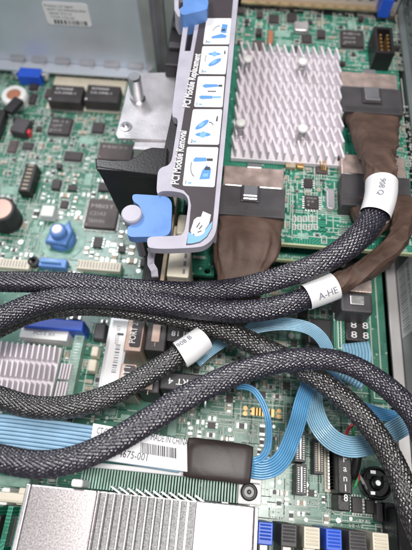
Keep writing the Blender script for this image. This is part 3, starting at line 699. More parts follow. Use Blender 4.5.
# --- small surface-mount pieces and printing
SK, PD, PA = MB(), MB(), MB()
def seg_text(mb, x, y, z, n, rnd, h=.024, vert=False):
    """tiny component codes, drawn as strokes"""
    for i in range(n):
        for _ in range(3):
            a, b = rnd.random() * h * .7, rnd.random() * h; hor = rnd.random() < .5
            xx, yy = (x + i * h, y) if not vert else (x, y + i * h)
            if hor: mb.flat(xx, xx + h * .7, yy + b * .8, yy + b * .8 + .005, z)
            else: mb.flat(xx + a, xx + a + .005, yy, yy + h, z)
pieces = []      # (px distance, kind, mb)
def scatter(key, zone, z, n, seed, silk, pads, pale, out, mix=(.45, .35, .2), size=1.0):
    rnd = random.Random(seed)
    for _ in range(n):
        px = rnd.uniform(zone[0], zone[2]); py = rnd.uniform(zone[1], zone[3]); c = P(px, py, z)
        gx = round(c.x / .02) * .02; gy = round(c.y / .02) * .02; k = rnd.random(); vert = rnd.random() < .5
        s = size * rnd.choice((.8, 1, 1, 1.35))
        if k < mix[0]:       # two-ended chip part
            l, w, h = .042 * s, .024 * s, .016 * s
            if vert: l, w = w, l
            if not free(key, gx - l, gx + l, gy - w, gy + w): continue
            occupy(key, gx - l, gx + l, gy - w, gy + w); mb = MB(); e = .32
            if rnd.random() < .25:                      # empty footprint only
                for sg in (-1, 1):
                    if vert: pads.flat(gx - l * .8, gx + l * .8, gy + sg * w * .6 - w * .28, gy + sg * w * .6 + w * .28, z + .004)
                    else: pads.flat(gx + sg * l * .6 - l * .28, gx + sg * l * .6 + l * .28, gy - w * .8, gy + w * .8, z + .004)
            else:
                if vert:
                    mb.box(gx - l * .7, gx + l * .7, gy - w * (1 - e) * .8, gy + w * (1 - e) * .8, z + .003, z + h, 0)
                    for sg in (-1, 1): mb.box(gx - l * .74, gx + l * .74, *sorted((gy + sg * w * .5, gy + sg * w * .86)), z + .002, z + h + .001, 1)
                else:
                    mb.box(gx - l * (1 - e) * .8, gx + l * (1 - e) * .8, gy - w * .7, gy + w * .7, z + .003, z + h, 0)
                    for sg in (-1, 1): mb.box(*sorted((gx + sg * l * .5, gx + sg * l * .86)), gy - w * .74, gy + w * .74, z + .002, z + h + .001, 1)
                out.append((s, 'resistor' if rnd.random() < .5 else 'ceramic_capacitor', mb))
            if rnd.random() < .7: silk.frame(gx - l - .008, gx + l + .008, gy - w - .008, gy + w + .008, z + .003, .0055)
        elif k < mix[0] + mix[1]:   # printing / pads / pale copper area
            q = rnd.random()
            if q < .35:
                n_ = rnd.randint(2, 5); w = n_ * .024
                if free(key, gx, gx + w, gy, gy + .024, 0): occupy(key, gx, gx + w, gy, gy + .024); seg_text(silk, gx, gy, z + .003, n_, rnd)
            elif q < .7:
                w, h = rnd.choice(((.05, .03), (.04, .08), (.09, .05), (.03, .03))); w *= s; h *= s
                if free(key, gx - w, gx + w, gy - h, gy + h): occupy(key, gx - w, gx + w, gy - h, gy + h); pale.flat(gx - w, gx + w, gy - h, gy + h, z + .0035)
            elif q < .85:
                r = rnd.choice((.014, .02, .028))
                if free(key, gx - r, gx + r, gy - r, gy + r): occupy(key, gx - r, gx + r, gy - r, gy + r); pads.cyl(gx, gy, z + .001, z + .006, r, 12)
            else:
                L = rnd.uniform(.15, .5)
                if vert: silk.flat(gx, gx + .006, gy, gy + L, z + .0022)
                else: silk.flat(gx, gx + L, gy, gy + .006, z + .0022)
        else:                # small leaded chips
            w, h = rnd.choice(((.05, .035), (.045, .06), (.035, .035), (.06, .05))); w *= s; h *= s
            if not free(key, gx - w - .02, gx + w + .02, gy - h, gy + h): continue
            occupy(key, gx - w - .02, gx + w + .02, gy - h, gy + h); mb = MB(); t_ = rnd.choice((.03, .04, .05)); mb.box(gx - w, gx + w, gy - h, gy + h, z + .004, z + t_, 0)
            m_ = max(2, int(h * 2 / .025))
            for i in range(m_):
                yy = gy - h + (i + .5) * 2 * h / m_
                for sg in (-1, 1): mb.box(*sorted((gx + sg * w, gx + sg * (w + .016))), yy - .006, yy + .006, z + .003, z + .014, 1)
            out.append((s + 1, 'small_chip', mb))
def emit(parent, out, cap=98):
    cnt = {}; rest = MB(); out.sort(key=lambda t: -t[0])
    for s, k, mb in out:
        body = {'resistor': 'smd', 'ceramic_capacitor': 'tan', 'small_chip': 'chip'}[k]
        cnt[k] = cnt.get(k, 0) + 1
        if cnt[k] <= cap: mb.build(k, [body, 'pad'], parent)
        else:
            b = len(rest.v); rest.v += mb.v; rest.f += [tuple(b + i for i in f) for f in mb.f]; rest.m += [{'smd': 0, 'tan': 1, 'chip': 2}[body] if i == 0 else 3 for i in mb.m]
    if rest.v: rest.build('tiny_components', ['smd', 'tan', 'chip', 'pad'], parent, kind='stuff')
out = []
scatter(B0, (-20, 74, 150, 275), 0, 6000, 11, SK, PD, PA, out, mix=(.40, .50, .10), size=1.0)
scatter(B0, (60, 310, 130, 420), 0, 1800, 12, SK, PD, PA, out)
scatter(B0, (180, 255, 345, 345), 0, 1500, 13, SK, PD, PA, out)
scatter(B0, (170, 335, 330, 530), 0, 5000, 14, SK, PD, PA, out, mix=(.5, .42, .08), size=.9)
scatter(B0, (300, 390, 400, 535), 0, 900, 15, SK, PD, PA, out, mix=(.4, .52, .08), size=.8)
scatter(B0, (-10, 400, 60, 550), 0, 300, 16, SK, PD, PA, out)
emit(board, out)
SK.build('silkscreen', 'silk', board, kind='stuff'); PD.build('solder_pads', 'pad', board, kind='stuff'); PA.build('copper_areas', 'pale', board, kind='stuff')

# ------------------------------------------------------------------ silver plate with its stud
z = .85; spl = empty('mounting_plate', P(148, 105, z), 'silver metal plate carrying an upright stud, left of the grey lever frame', 'mounting plate')
ps = pp([(131, 73), (176, 72), (172, 140), (118, 138), (115.5, 134), (118, 126)], z)
hole = P(126, 127, z); o = MB(); o.plate([ps, [(hole.x + .035 * cos(a * pi / 8), hole.y + .035 * sin(a * pi / 8)) for a in range(16)]], z - .03, z, bevel=.006)
x0, x1, y0, y1 = rect(135, 132, 168, 149, z - .02); o.box(x0, x1, y0 - .02, y0 + .01, .3, z - .012); o.box(x0, x1, y0, P(150, 137, z).y, z - .045, z - .031)
o.build('plate', 'zinc', spl, bevel=0)
a = P(138, 100, z); o = MB(); o.lathe(a.x, a.y, [(.075, z), (.075, z + .02), (.062, z + .03), (.062, z + .27), (.052, z + .29)], 24); o.build('stud', 'steel', spl, smooth=False)
MB().lathe(hole.x, hole.y, [(.06, z), (.055, z + .012), (.034, z + .014), (.03, z - .02)], 24).build('rivet', 'steel', spl)

# ------------------------------------------------------------------ black arm with blue latch and grey knob
z = 1.45; arm = empty('support_arm', P(140, 200, .2), 'black plastic arm that tapers downward, left of the grey frame, with a blue latch', 'plastic arm')
sh = pp([(96, 167), (95, 158), (112, 160), (128, 160), (137, 156), (145, 149), (152, 147), (168, 148), (166, 176), (130, 172)], z)
MB().plate([sh], z - .06, z, bevel=.01).build('top_shelf', 'darkarm', arm)
YA = P(130, 172, z).y
tl, tr = PY(96, 167, YA), PY(166, 176, YA); mid_, bl_, br_ = PY(121, 218, YA), PY(144, 262, YA), PY(170, 262, YA)
o = MB(); o.plate([[(tl.x, z - .004), (tr.x, z - .004), (br_.x + .13, max(.03, br_.z)), (bl_.x, max(.03, bl_.z)), (mid_.x, mid_.z), (tl.x + .02, z - .14)]], YA + .002, YA + .1, bevel=.008, M=Mxz)
o.build('face', 'darkarm', arm)
o = MB()
for k_ in (.30, .45): o.box(tl.x + .42, tr.x, YA - .03, YA + .001, k_, k_ + .03)
o.build('rib', 'darkarm', arm, bevel=.006)
x0, x1, y0, y1 = rect(144, 250, 165, 292, .4)
o = MB(); o.box(x0, x1, y0, YA - .002, .02, .4, taper=.01); o.box(x0 - .03, x0 + .02, y0 + .1, YA - .01, .02, .3); o.build('foot', 'darkarm', arm, bevel=.012)
z = 1.47
lp = pp([(133, 194), (150, 195), (164, 196), (169, 198), (172, 203), (171, 230), (168, 235), (162, 236.5), (131, 237), (127.5, 235), (126.5, 231), (129, 225), (136, 225), (141, 219), (142, 211), (139, 205), (134, 202), (132, 198)], z)
MB().plate([rounded(lp, .03)], z - .075, z).build('latch', 'blue', arm, bevel=.018)
a = P(131.5, 213, z + .04)
o = MB(); o.lathe(a.x, a.y, [(.03, .9), (.03, z - .12), (.06, z - .11), (.06, z - .01), (.074, z), (.074, z + .03), (.066, z + .042)], 32); o.build('knob', 'greypl', arm, smooth=False)

# ------------------------------------------------------------------ grey lever frame with the instruction label
z = 1.5; frm = empty('lever_frame', P(190, 150, z), 'long grey-lilac lever frame with a black and white picture instruction label', 'lever frame')
outl = pp([(241, -30), (217.5, 222), (215.5, 234), (211, 241), (204, 246), (196, 247.5), (165, 249), (150, 248), (147.5, 246), (147, 238.5), (151, 236.5), (176, 236), (184.5, 234), (189, 200), (184, 193), (172, 191), (161, 191), (157.5, 194), (156.5, 190), (158, 168), (171, 165), (178.5, 118), (171.5, 117), (176, 78), (184.5, 17), (189, -30)], z)
s1 = pp([(188.5, 24), (195, 24), (190.5, 51), (184.5, 51)], z); s2 = pp([(172.5, 119), (178.5, 119), (171.5, 163), (166, 163)], z)
MB().plate([rounded(outl, .07), s1], z - .07, z).build('frame', 'greypl', frm, bevel=.012)
o = MB(); o.prism(pp([(237, -28), (239.5, -28), (217, 222), (214.5, 222)], z), z - .3, z - .07); 
o.build('side_flange', 'greypl', frm)
MB().prism(pp([(184, 16), (203, 16), (182, 172), (158.5, 172), (161, 163), (171.5, 115), (178, 70)], z - .08), z - .16, z - .08).build('slot_backing', 'blackpl', frm)  # black plate added beneath the frame so its slots read dark
zl_ = z + .004
lab = MB().plate([pp([(209, -28), (235.5, -28), (222.5, 118), (213.5, 215), (212, 228), (207, 237), (200, 242.5), (192, 244.5), (186, 245), (188.5, 232), (191, 205), (189, 196), (183.5, 190), (175, 187.5), (172, 186), (183, 119), (190, 74), (199, 24), (202.5, 4)], zl_)], z + .0005, zl_).build('instruction_label', 'labelblack', frm)
def qx(q, u, v):   # place inside a four-cornered panel: u right, v up
    a, b, c, d = q; t = [a[i] * (1 - u) * v + b[i] * u * v + c[i] * u * (1 - v) + d[i] * (1 - u) * (1 - v) for i in (0, 1)]; return P(t[0], t[1], zl_ + .004).to_2d()
panels = [((206.5, 18), (231.5, 18), (229, 44), (203, 44)), ((202.5, 46), (228.5, 46), (225.5, 74), (198.5, 73.5)), ((198, 76), (225, 76), (222.5, 107), (194, 106.5)), ((193, 109), (222.3, 109), (219, 144.5), (187.5, 144)), ((187, 146.5), (218.5, 147), (214.5, 187), (182.5, 185.5))]
wp = MB(); pr = MB()
zp = zl_ + .0015
def rq(q):   # rounded panel outline
    out = []
    for (cu_, cv_, a0) in ((.95, .95, 0), (.05, .95, 90), (.05, .05, 180), (.95, .05, 270)):
        for i in range(5):
            an = radians(a0 + 22.5 * i); p_ = qx(q, cu_ + .05 * cos(an), cv_ + .05 * sin(an)); out.append(p_)
    return out
for q in panels: wp.prism(rq(q), zl_, zp)
wp.build('white_panel', 'paper', lab)
def shape(q, pts, m): pr.prism([qx(q, u, v) for u, v in pts], zp, zp + .0015 + .0008 * m, m)
def ell(cx, cy, rx, ry, rot=0, n=14): return [(cx + rx * cos(t) * cos(rot) - ry * sin(t) * sin(rot), cy + rx * cos(t) * sin(rot) + ry * sin(t) * cos(rot)) for t in [2 * pi * i / n for i in range(n)]]
def arc(q, cx, cy, r, a0, a1, m=1, w=.02):
    n = 9
    for i in range(n):
        t0, t1 = radians(a0 + (a1 - a0) * i / n), radians(a0 + (a1 - a0) * (i + 1) / n)
        shape(q, [(cx + r * cos(t0), cy + r * sin(t0)), (cx + r * cos(t1), cy + r * sin(t1)), (cx + (r + w) * cos(t1), cy + (r + w) * sin(t1)), (cx + (r + w) * cos(t0), cy + (r + w) * sin(t0))], m)
q = panels[0]; shape(q, [(.3, .22), (.85, .24), (.88, .34), (.66, .4), (.3, .3)], 0); shape(q, [(.62, .45), (.85, .42), (.88, .75), (.66, .78)], 0); shape(q, [(.66, .5), (.8, .5), (.8, .58), (.66, .58)], 1); arc(q, .6, .4, .3, 95, 160)
q = panels[1]; shape(q, ell(.5, .72, .24, .05), 0); shape(q, ell(.5, .72, .1, .09), 2); shape(q, ell(.55, .42, .26, .09, .5), 0); shape(q, ell(.52, .42, .12, .05, .5), 2); arc(q, .4, .55, .22, 150, 210); shape(q, [(.86, .72), (.92, .72), (.9, .84), (.86, .84)], 1)
q = panels[2]; shape(q, [(.2, .68), (.28, .74), (.72, .74), (.78, .71), (.78, .66), (.3, .62)], 0); shape(q, [(.79, .66), (.93, .66), (.93, .72), (.79, .72)], 1); shape(q, [(.12, .32), (.2, .37), (.62, .36), (.62, .27), (.22, .25)], 0); shape(q, [(.63, .28), (.92, .3), (.92, .35), (.63, .35)], 2); shape(q, [(.42, .49), (.72, .49), (.72, .52), (.42, .52)], 1)
q = panels[3]; shape(q, ell(.38, .56, .24, .08, .55), 0); shape(q, ell(.36, .56, .1, .06, .5), 2); shape(q, ell(.45, .28, .25, .06), 0); shape(q, ell(.45, .28, .1, .09), 2); arc(q, .62, .5, .12, 20, 100); shape(q, [(.82, .66), (.88, .66), (.88, .8), (.84, .8)], 1)
q = panels[4]; shape(q, [(.24, .66), (.3, .73), (.66, .73), (.66, .64), (.28, .62)], 0); shape(q, [(.67, .65), (.86, .65), (.86, .71), (.67, .71)], 1); shape(q, [(.5, .18), (.82, .2), (.84, .46), (.68, .54), (.56, .4)], 0); shape(q, [(.62, .42), (.8, .42), (.8, .5), (.66, .5)], 1); shape(q, [(.6, .24), (.76, .25), (.76, .33), (.6, .32)], 2); arc(q, .5, .5, .3, 160, 235)
for q, s_ in zip(panels, '32121'):
    a = qx(q, .08, .05); pr.text(s_, (a.x, a.y, zp + .003), (1, 0, 0), (0, 1, 0), height=.03, m=1)
    a = qx(q, .16, .06); pr.flat(a.x, a.x + .025, a.y, a.y + .014, zp + .003, 2)
pr.build('diagram', ['blueprint', 'ink', 'bluepale'], lab)
# rounded blue field and the white pointing hand
rg = MB(); rg.prism(pp([(187, 243.5), (188.5, 232), (196, 236), (203, 233), (209, 225), (212.5, 221), (211.5, 228), (206.5, 236.5), (200, 241.5), (192, 243.5)], zp), zl_, zp); rg.build('blue_field', 'bluepale', lab)
hd = MB(); hd.prism(pp([(203, 211.5), (211, 215), (209, 224), (205.5, 229), (204, 233.5), (200, 236), (195.5, 236.5), (193.5, 233.5), (192, 235), (190.5, 231), (192, 226.5), (194, 220), (197, 217.5), (201, 217)], zp), zp + .001, zp + .003, 0)
for q in ([(196, 227.5), (199.5, 222.5), (200.3, 223.2), (197, 228)], [(198.6, 229), (202, 225.2), (202.7, 226), (199.4, 229.8)], [(197.2, 232.2), (201.5, 230.6), (201.8, 231.5), (197.6, 233.1)]):
    hd.prism(pp(q, zp), zp + .0031, zp + .0045, 1)
hd.build('hand_symbol', ['whiteink', 'ink'], lab)
lt = MB()
for s_, a, b in (('PCI Module Replacement', (189.5, 107.5), (200.5, 54)), ('PCI Module Removal', (178.5, 184.5), (186.5, 131))):
    a, b = P(*a, zl_ + .003), P(*b, zl_ + .003); d = (b - a); lt.text(s_, a, d, Vector((-d.y, d.x, 0)), height=.058, width=d.length, bold=.022)
lt.build('lettering', 'whiteink', lab)
# blue wedge latch at the top of the frame
o = MB(); zz = 1.62; o.plate([pp([(183, -12), (206, -12), (208.5, 3), (207, 9), (203, 10.5), (184, 15), (181, 14), (179.5, 9), (183, 6)], zz)], zz - .2, zz); o.build('release_latch', 'blue', frm, bevel=.025)
o = MB(); o.plate([pp([(174, -20), (214, -20), (213.5, 7), (210, 13), (190, 18), (178, 16.5), (174.5, 10)], 1.48), pp([(179, -16), (209, -16), (208.5, 5), (205, 9), (188, 13.5), (181, 12.5), (178.5, 8)], 1.48)], 1.30, 1.48); o.build('latch_rim', 'greypl', frm, bevel=.01)
bx = empty('riser_box', P(170, 40, .8), 'black plastic housing in the dark gap behind the top of the grey frame', 'plastic housing')
x0, x1, y0, y1 = rect(172, -20, 192, 66, 1.0); o = MB(); o.box(x0, x1, y0, y1, .1, 1.0); o = o.build('housing', 'blackpl', bx, bevel=.02)
o = MB(); a = P(178, 40, 1.0)
for k_ in range(5): o.box(x0 + .02, x1 - .06, y0 + .2 + k_ * .3, y0 + .28 + k_ * .3, 1.0, 1.04)
o.build('rib', 'darkpl', bx, bevel=.008)

# ------------------------------------------------------------------ controller card, upper right
z = .7; ZC = z; cx1 = 1.825; cy0 = .03; cy1 = YE - .075
card = empty('controller_card', (1.0, 1.2, z), 'bright green add-in card with a big pinkish finned heatsink and white push pins', 'expansion card')
MB().box(-.1, cx1, cy0, cy1, z - .045, z).build('card_board', 'card', card, bevel=.003)
MB().box(-.1, cx1 + .002, cy0 - .004, cy0 + .012, z - .043, z + .0015).build('board_edge', 'edge', card)
B1 = 'card'
hx0, hx1, hy0, hy1 = rect(236, 44, 342, 154, 0.87); occupy(B1, hx0, hx1, hy0, hy1)
fin_sink('heatsink', card, hx0, hx1, hy0, hy1, z + .01, z + .06, 0.87, 14, 8, .018, .010, 'alu', jag=.004, rot=.24)
for px, py in ((248, 57), (303.5, 60), (241, 121), (303.5, 127)):
    a = P(px, py, .98); o = MB(); o.lathe(a.x, a.y, [(.02, z + .06), (.02, .94), (.044, .945), (.05, .96), (.042, .975), (.02, .98)], 22)
    o = o.build('push_pin', 'white', card, smooth=True); t = MB(); n = 44
    t.tube([(a.x + .03 * cos(i * .7), a.y + .03 * sin(i * .7), z + .07 + i * .0038) for i in range(n)], .005, 6); t.build('spring', 'zinc', o)
chip(B1, card, 341, 30, 364, 46, z, .045, txt='SAMSUNG|K4B1|HCH9' if False else 'K4B1G|HCH9|209')
chip(B1, card, 304, 178, 313, 187, z, .03); chip(B1, card, 305, 195, 319, 208, z, .03, txt='MAX|23'); chip(B1, card, 269, 14, 279, 22, z, .03); chip(B1, card, 287, 13, 297, 21, z, .03)
chip(B1, card, 253, 40, 265, 52, z, .05, 'chipbrown'); chip(B1, card, 302, 34, 312, 42, z, .03); chip(B1, card, 316, 163, 328, 173, z, .03, 'chipbrown')
for q in ((294, 21, 309, 30), (326.5, 188, 335.5, 209)):
    x0, x1, y0, y1 = rect(*q, z + .06); occupy(B1, x0, x1, y0, y1); MB().plate([rr(x0, y0, x1, y1, .03)], z + .003, z + .06, bevel=.012).build('crystal_can', 'zinc', card)
for q in ((286, 159, 296, 167), (297, 160, 304, 167)):
    x0, x1, y0, y1 = rect(*q, z + .05); occupy(B1, x0, x1, y0, y1); MB().box(x0, x1, y0, y1, z + .003, z + .05).build('tantalum_capacitor', 'gold' if q[0] == 297 else 'tan', card, bevel=.006)
x0, x1, y0, y1 = rect(268, 30, 273, 43, z + .04); occupy(B1, x0, x1, y0, y1); MB().box(x0, x1, y0, y1, z + .003, z + .04).build('tantalum_capacitor', 'rust', card, bevel=.004)
for i in range(3):
    a = P(318.5 + i * 3, 166, z); o = MB(); o.tube([a + Vector((0, 0, .002)), a + Vector((0, .0, .07)), P(321 + i * 1.6, 173, z) + Vector((0, 0, .04))], .006, 6); o.build('gold_lead', 'gold', card)
# shrouded pin header
x0, x1, y0, y1 = rect(375, 27, 393.5, 53, z + .22); occupy(B1, x0 - .02, x1 + .02, y0 - .02, y1 + .02)
o = MB(); o.plate([[(x0, y0), (x1, y0), (x1, y1), (x0, y1)], [(x0 + .03, y0 + .03), (x1 - .03, y0 + .03), (x1 - .03, y1 - .03), (x0 + .03, y1 - .03)]], z + .003, z + .22)
o.box(x0 + .031, x1 - .031, y0 + .031, y1 - .031, z + .003, z + .08)
o = o.build('pin_header', 'blackpl', card); t = MB()
for i in range(5):
    for j in range(2): t.box(x0 + .06 + j * .07, x0 + .08 + j * .07, y0 + .06 + i * .055, y0 + .08 + i * .055, z + .08, z + .2)
t.build('pins', 'gold', o)
a = P(363, 15, z); o = MB(); o.lathe(a.x, a.y, [(.07, z + .003), (.07, z + .008), (.04, z + .0085), (.038, z + .002)], 28); o.build('screw_ring', 'pad', card); occupy(B1, a.x - .07, a.x + .07, a.y - .07, a.y + .07)
for q in ((340, 68, 403, 114), (340, 153, 412, 208), (216, 158, 285, 219)):
    x0, x1, y0, y1 = rect(*q, z + .2); occupy(B1, x0, x1, y0, y1)
cSK, cPD, cPA, out = MB(), MB(), MB(), []
t = cSK; t.text('TER', P(273.5, 236, z + .003), (1, 0, 0), (0, 1, 0), height=.035, width=.085); a = P(352, 66, z + .003); t.text('W99  MR2C 24', a, (1, 0, 0), (0, 1, 0), height=.03, width=.3); t.text('RAID', P(392, 232, z + .003), (1, 0, 0), (0, 1, 0), height=.04, width=.1)
for i in range(5):
    for j in range(2):
        x0, x1, y0, y1 = rect(292 + i * 5.4, 216 + j * 8, 296 + i * 5.4, 222 + j * 8, z); cSK.frame(x0, x1, y0, y1, z + .003, .007); cPD.flat(x0 + .009, x1 - .009, y0 + .009, y1 - .009, z + .004)
x0, x1, y0, y1 = rect(291, 214, 337, 233, z); occupy(B1, x0, x1, y0, y1)
scatter(B1, (236, 8, 385, 52), z, 1500, 21, cSK, cPD, cPA, out, mix=(.45, .38, .17), size=.95)
scatter(B1, (334, 8, 400, 70), z, 700, 22, cSK, cPD, cPA, out, mix=(.35, .55, .1), size=.8)
scatter(B1, (282, 156, 345, 240), z, 1100, 23, cSK, cPD, cPA, out, mix=(.3, .62, .08), size=.7)
scatter(B1, (385, 105, 412, 250), z, 400, 24, cSK, cPD, cPA, out, mix=(.35, .6, .05), size=.7)
emit(card, out); cSK.build('silkscreen', 'silk', card, kind='stuff'); cPD.build('solder_pads', 'pad', card, kind='stuff'); cPA.build('copper_areas', 'pale', card, kind='stuff')

# second card just below it
z = .42; c2 = empty('lower_card', (.6, .1, z), 'narrow green board edge peeping out just below the controller card', 'circuit board')
y_ = P(300, 261, z).y; MB().box(-.3, P(345, 258, z).x, y_, .9, z - .045, z).build('card_board', 'card', c2, bevel=.003)
MB().box(-.3, P(345, 258, z).x, y_ - .004, y_ + .01, z - .043, z + .0015).build('board_edge', 'edge', c2)
o = MB(); o.text('13-2013-0904-014', P(277, 257, z + .003), (1, 0, 0), (0, 1, 0), height=.028, width=.28)
o.text('E6 E2', P(312, 257.5, z + .003), (1, 0, 0), (0, 1, 0), height=.04, width=.1); o.build('silkscreen', 'silk', c2)
a = P(205, 263, .7); x0, x1, y0, y1 = rect(190, 249, 215, 275, .55)
c3 = empty('corner_board', (x0, y0, .5), 'small green board corner with a round hole, right of the cream plug', 'circuit board')
MB().plate([[(x0, y0), (x1, y0), (x1, y1), (x0, y1)], [(a.x + .03 * cos(k * pi / 7) + .02, a.y + .03 * sin(k * pi / 7)) for k in range(14)]], .51, .55).build('card_board', 'card', c3)
MB().box(x0 + .01, x0 + .13, y1 - .1, y1 - .075, .552, .556).build('silkscreen', 'silk', c3)
# cream plug with socket holes under the frame
z = .95; wp_ = empty('power_plug', P(178, 265, .5), 'cream white plug with rows of square holes, under the lower corner of the grey frame', 'power plug')
x0, x1, y0, y1 = rect(168, 249, 190, 277, z); o = MB(); o.box(x0, x1, y0, y1, .2, z); o = o.build('plug_body', 'cream', wp_, bevel=.012); t = MB()
for i in range(3):
    for j in range(3): t.box(x0 + .04 + i * .06, x0 + .075 + i * .06, y0 - .003, y0 + .001, z - .12 - j * .09, z - .07 - j * .09)
for j in range(4): t.box(x1 - .05, x1 - .03, y0 + .03 + j * .07, y0 + .07 + j * .07, z, z + .003)
t.build('socket_holes', 'inkgrey', o)
x0, x1, y0, y1 = rect(160, 186, 189, 248, .85)
o = MB(); o.box(x0 + .13, x1 + .05, y0 + .02, y1, .2, .62, 0); 
o.build('lower_block', 'blackpl', wp_, bevel=.01)
x0, x1, y0, y1 = rect(177, 214, 187, 234, .9); o = MB(); o.box(x0, x1, y0, y1, .62, .9); o.box(x0 - .06, x1 - .05, y0 + .02, y0 + .14, .62, .8); o.build('upper_plug', 'cream', wp_, bevel=.02)
x0, x1, y0, y1 = rect(171, 190, 175, 236, .9); MB().box(x0, x1, y0, y1, .5, .9).build('tan_strip', 'tan', wp_, bevel=.006)
x0, x1, y0, y1 = rect(162, 250, 166, 282, .8); MB().box(x0, x1, y0, y1, .2, .8).build('tan_strip', 'tan', wp_, bevel=.006)
x0, x1, y0, y1 = rect(178, 192, 184, 212, .8); o = MB(); o.box(x0, x1, y0, y1, .5, .8); o.build('riser_board', 'card', wp_, bevel=.004)
bb = empty('hanging_strap', P(153, 262, .8), 'curled pale blue-grey strap end hanging left of the cream plug', 'strap')
MB().strip(path([(150, 247, 1.36), (152, 254, 1.3), (150, 262, 1.25), (155, 272, 1.2), (154, 280, 1.15)]), .05, thick=.02).build('strap', 'greypl', bb)

# ------------------------------------------------------------------ big plate-topped cooler at the bottom
z = .8; cl = empty('processor_cooler', P(140, 530, 0), 'large satin metal cooler with a flat plate and a row of grooves, bottom left', 'heatsink')
x0, x1, y0, y1 = rect(28, 488, 257, 560, z); yt = P(140, 495, z).y; yb = yt - 1.7
xa = P(97, 493, z).x; xb = P(196, 500, z).x; xr_ = P(254.5, 506, z).x; xl_ = P(31, 484, z).x
occupy(B0, x0, x1, y0, y1)
MB().box(xl_, xr_, yb, yt, .15, .72).build('fin_block', 'alugrey', cl, bevel=.006)
o = MB(); o.box(xl_, xa, yb, yt, .722, z); o.build('left_plate', 'nickel', cl, bevel=.01)
MB().box(xb, xr_, yb, yt, .722, z).build('right_plate', 'nickel', cl, bevel=.01)
o = MB(); n = 12; w = (xb - xa) / n
for i in range(n):
    o.box(xa + i * w + .017, xa + (i + 1) * w - .004, yb, yt - .01, .722, .752, 1)
for i in range(n): o.box(xa + i * w + .003, xa + i * w + .015, yb, yt, .722, z + .006, 0)
o.build('grooved_strip', ['nickel', 'speckle'], cl, bevel=.003)
MB().box(xl_ - .035, xl_ - .004, yb, yt, .3, .79).build('side_rail', 'zinc', cl, bevel=.006)
MB().box(xr_ + .004, xr_ + .03, yb, yt, .3, .79).build('side_rail', 'zinc', cl, bevel=.006)
# comb of fins just behind the plate
o = MB(); zz = .62; x0, x1, y0, y1 = rect(80, 474, 240, 492, zz); y0 = yt + .01; y1 = P(150, 470, zz).y
n = 54
for i in range(n): o.box(x0 + i * (x1 - x0) / n, x0 + i * (x1 - x0) / n + .012, y0, y1, .2, zz)
o.build('comb', 'pale', cl)
o = MB()
for i in range(11):
    a = P(116 + i * 8.4, 490 + i * .9, .76); o.box(a.x - .04, a.x + .04, a.y - .005, a.y + .005, .3, .77, rot=-.5)
o.build('fin_tips', 'alugrey', cl)
a = P(78, 484, .8); MB().box(a.x - .04, a.x + .04, a.y - .02, a.y + .03, .4, .84).build('clip_tab', 'white', cl, bevel=.015)
# pale bar with corner bracket and black screw
br = empty('retention_bar', P(200, 477, .6), 'pale lilac bar with a white corner bracket and black screw, beside the satin cooler', 'retention bar')
zz = .7; ya, yb2 = P(180, 470.5, zz).y, P(180, 476, zz).y
MB().box(P(60, 460, zz).x, P(262, 481, zz).x, yb2, ya, .3, zz).build('bar', 'paper', br, bevel=.008)
x0, x1, y0, y1 = rect(238, 483, 262, 508, zz); o = MB(); o.box(x0, x1, y0 + .02, yb2 - .002, .25, zz - .02); o.build('corner_bracket', 'white', br, bevel=.012)
a = P(249, 492, zz); o = MB().lathe(a.x, a.y, [(.058, zz - .02), (.058, zz + .02), (.05, zz + .03), (.036, zz + .032), (.034, zz + .012), (.016, zz + .012), (.014, zz + .03), (.004, zz + .032)], 28).build('screw', 'rubber', br)
a = P(226, 485, .4); MB().box(a.x - .03, a.x + .03, a.y - .03, a.y + .03, .002, .4).build('indicator_base', 'darkpl', board); MB().box(a.x - .017, a.x + .017, a.y - .017, a.y + .017, .4, .42).build('indicator_light', 'amber', board, bevel=.005)
# memory modules at the bottom left corner
for k_, (px, m) in enumerate(((-14, 'card'), (4, 'card'), (16, 'card'))):
    mm = empty('memory_module', P(px, 540, .3), ('green memory module standing at the left edge', 'green memory module with a cream clip, second from the left edge', 'green memory module nearest the satin cooler')[k_] , 'memory module', 'memory modules at the lower left corner')
    a = P(px + 7, 506, .66); MB().box(a.x - .018, a.x + .018, a.y - 1.5, a.y, .05, .66).build('module_board', m, mm, bevel=.003); o = MB()
    for j in range(5): o.box(a.x + .019, a.x + .045, a.y - .25 - j * .28, a.y - .06 - j * .28, .25, .58)
    o.build('memory_chips', 'chip', mm)
    MB().box(a.x - .03, a.x + .03, a.y + .004, a.y + .12, .05, .5).build('end_clip', 'cream' if k_ != 0 else 'white', mm, bevel=.01)
x0, x1, y0, y1 = rect(-6, 492, 24, 503, .55); lcb = MB(); lcb.box(x0, x1, y0, y1, .05, .52); lcb.build('slot_end', 'cream', board, bevel=.02)
x0, x1, y0, y1 = rect(-6, 476, 30, 487, .3); MB().box(x0, x1, y0, y1, .05, .3).build('slot_end', 'pale', board, bevel=.02)

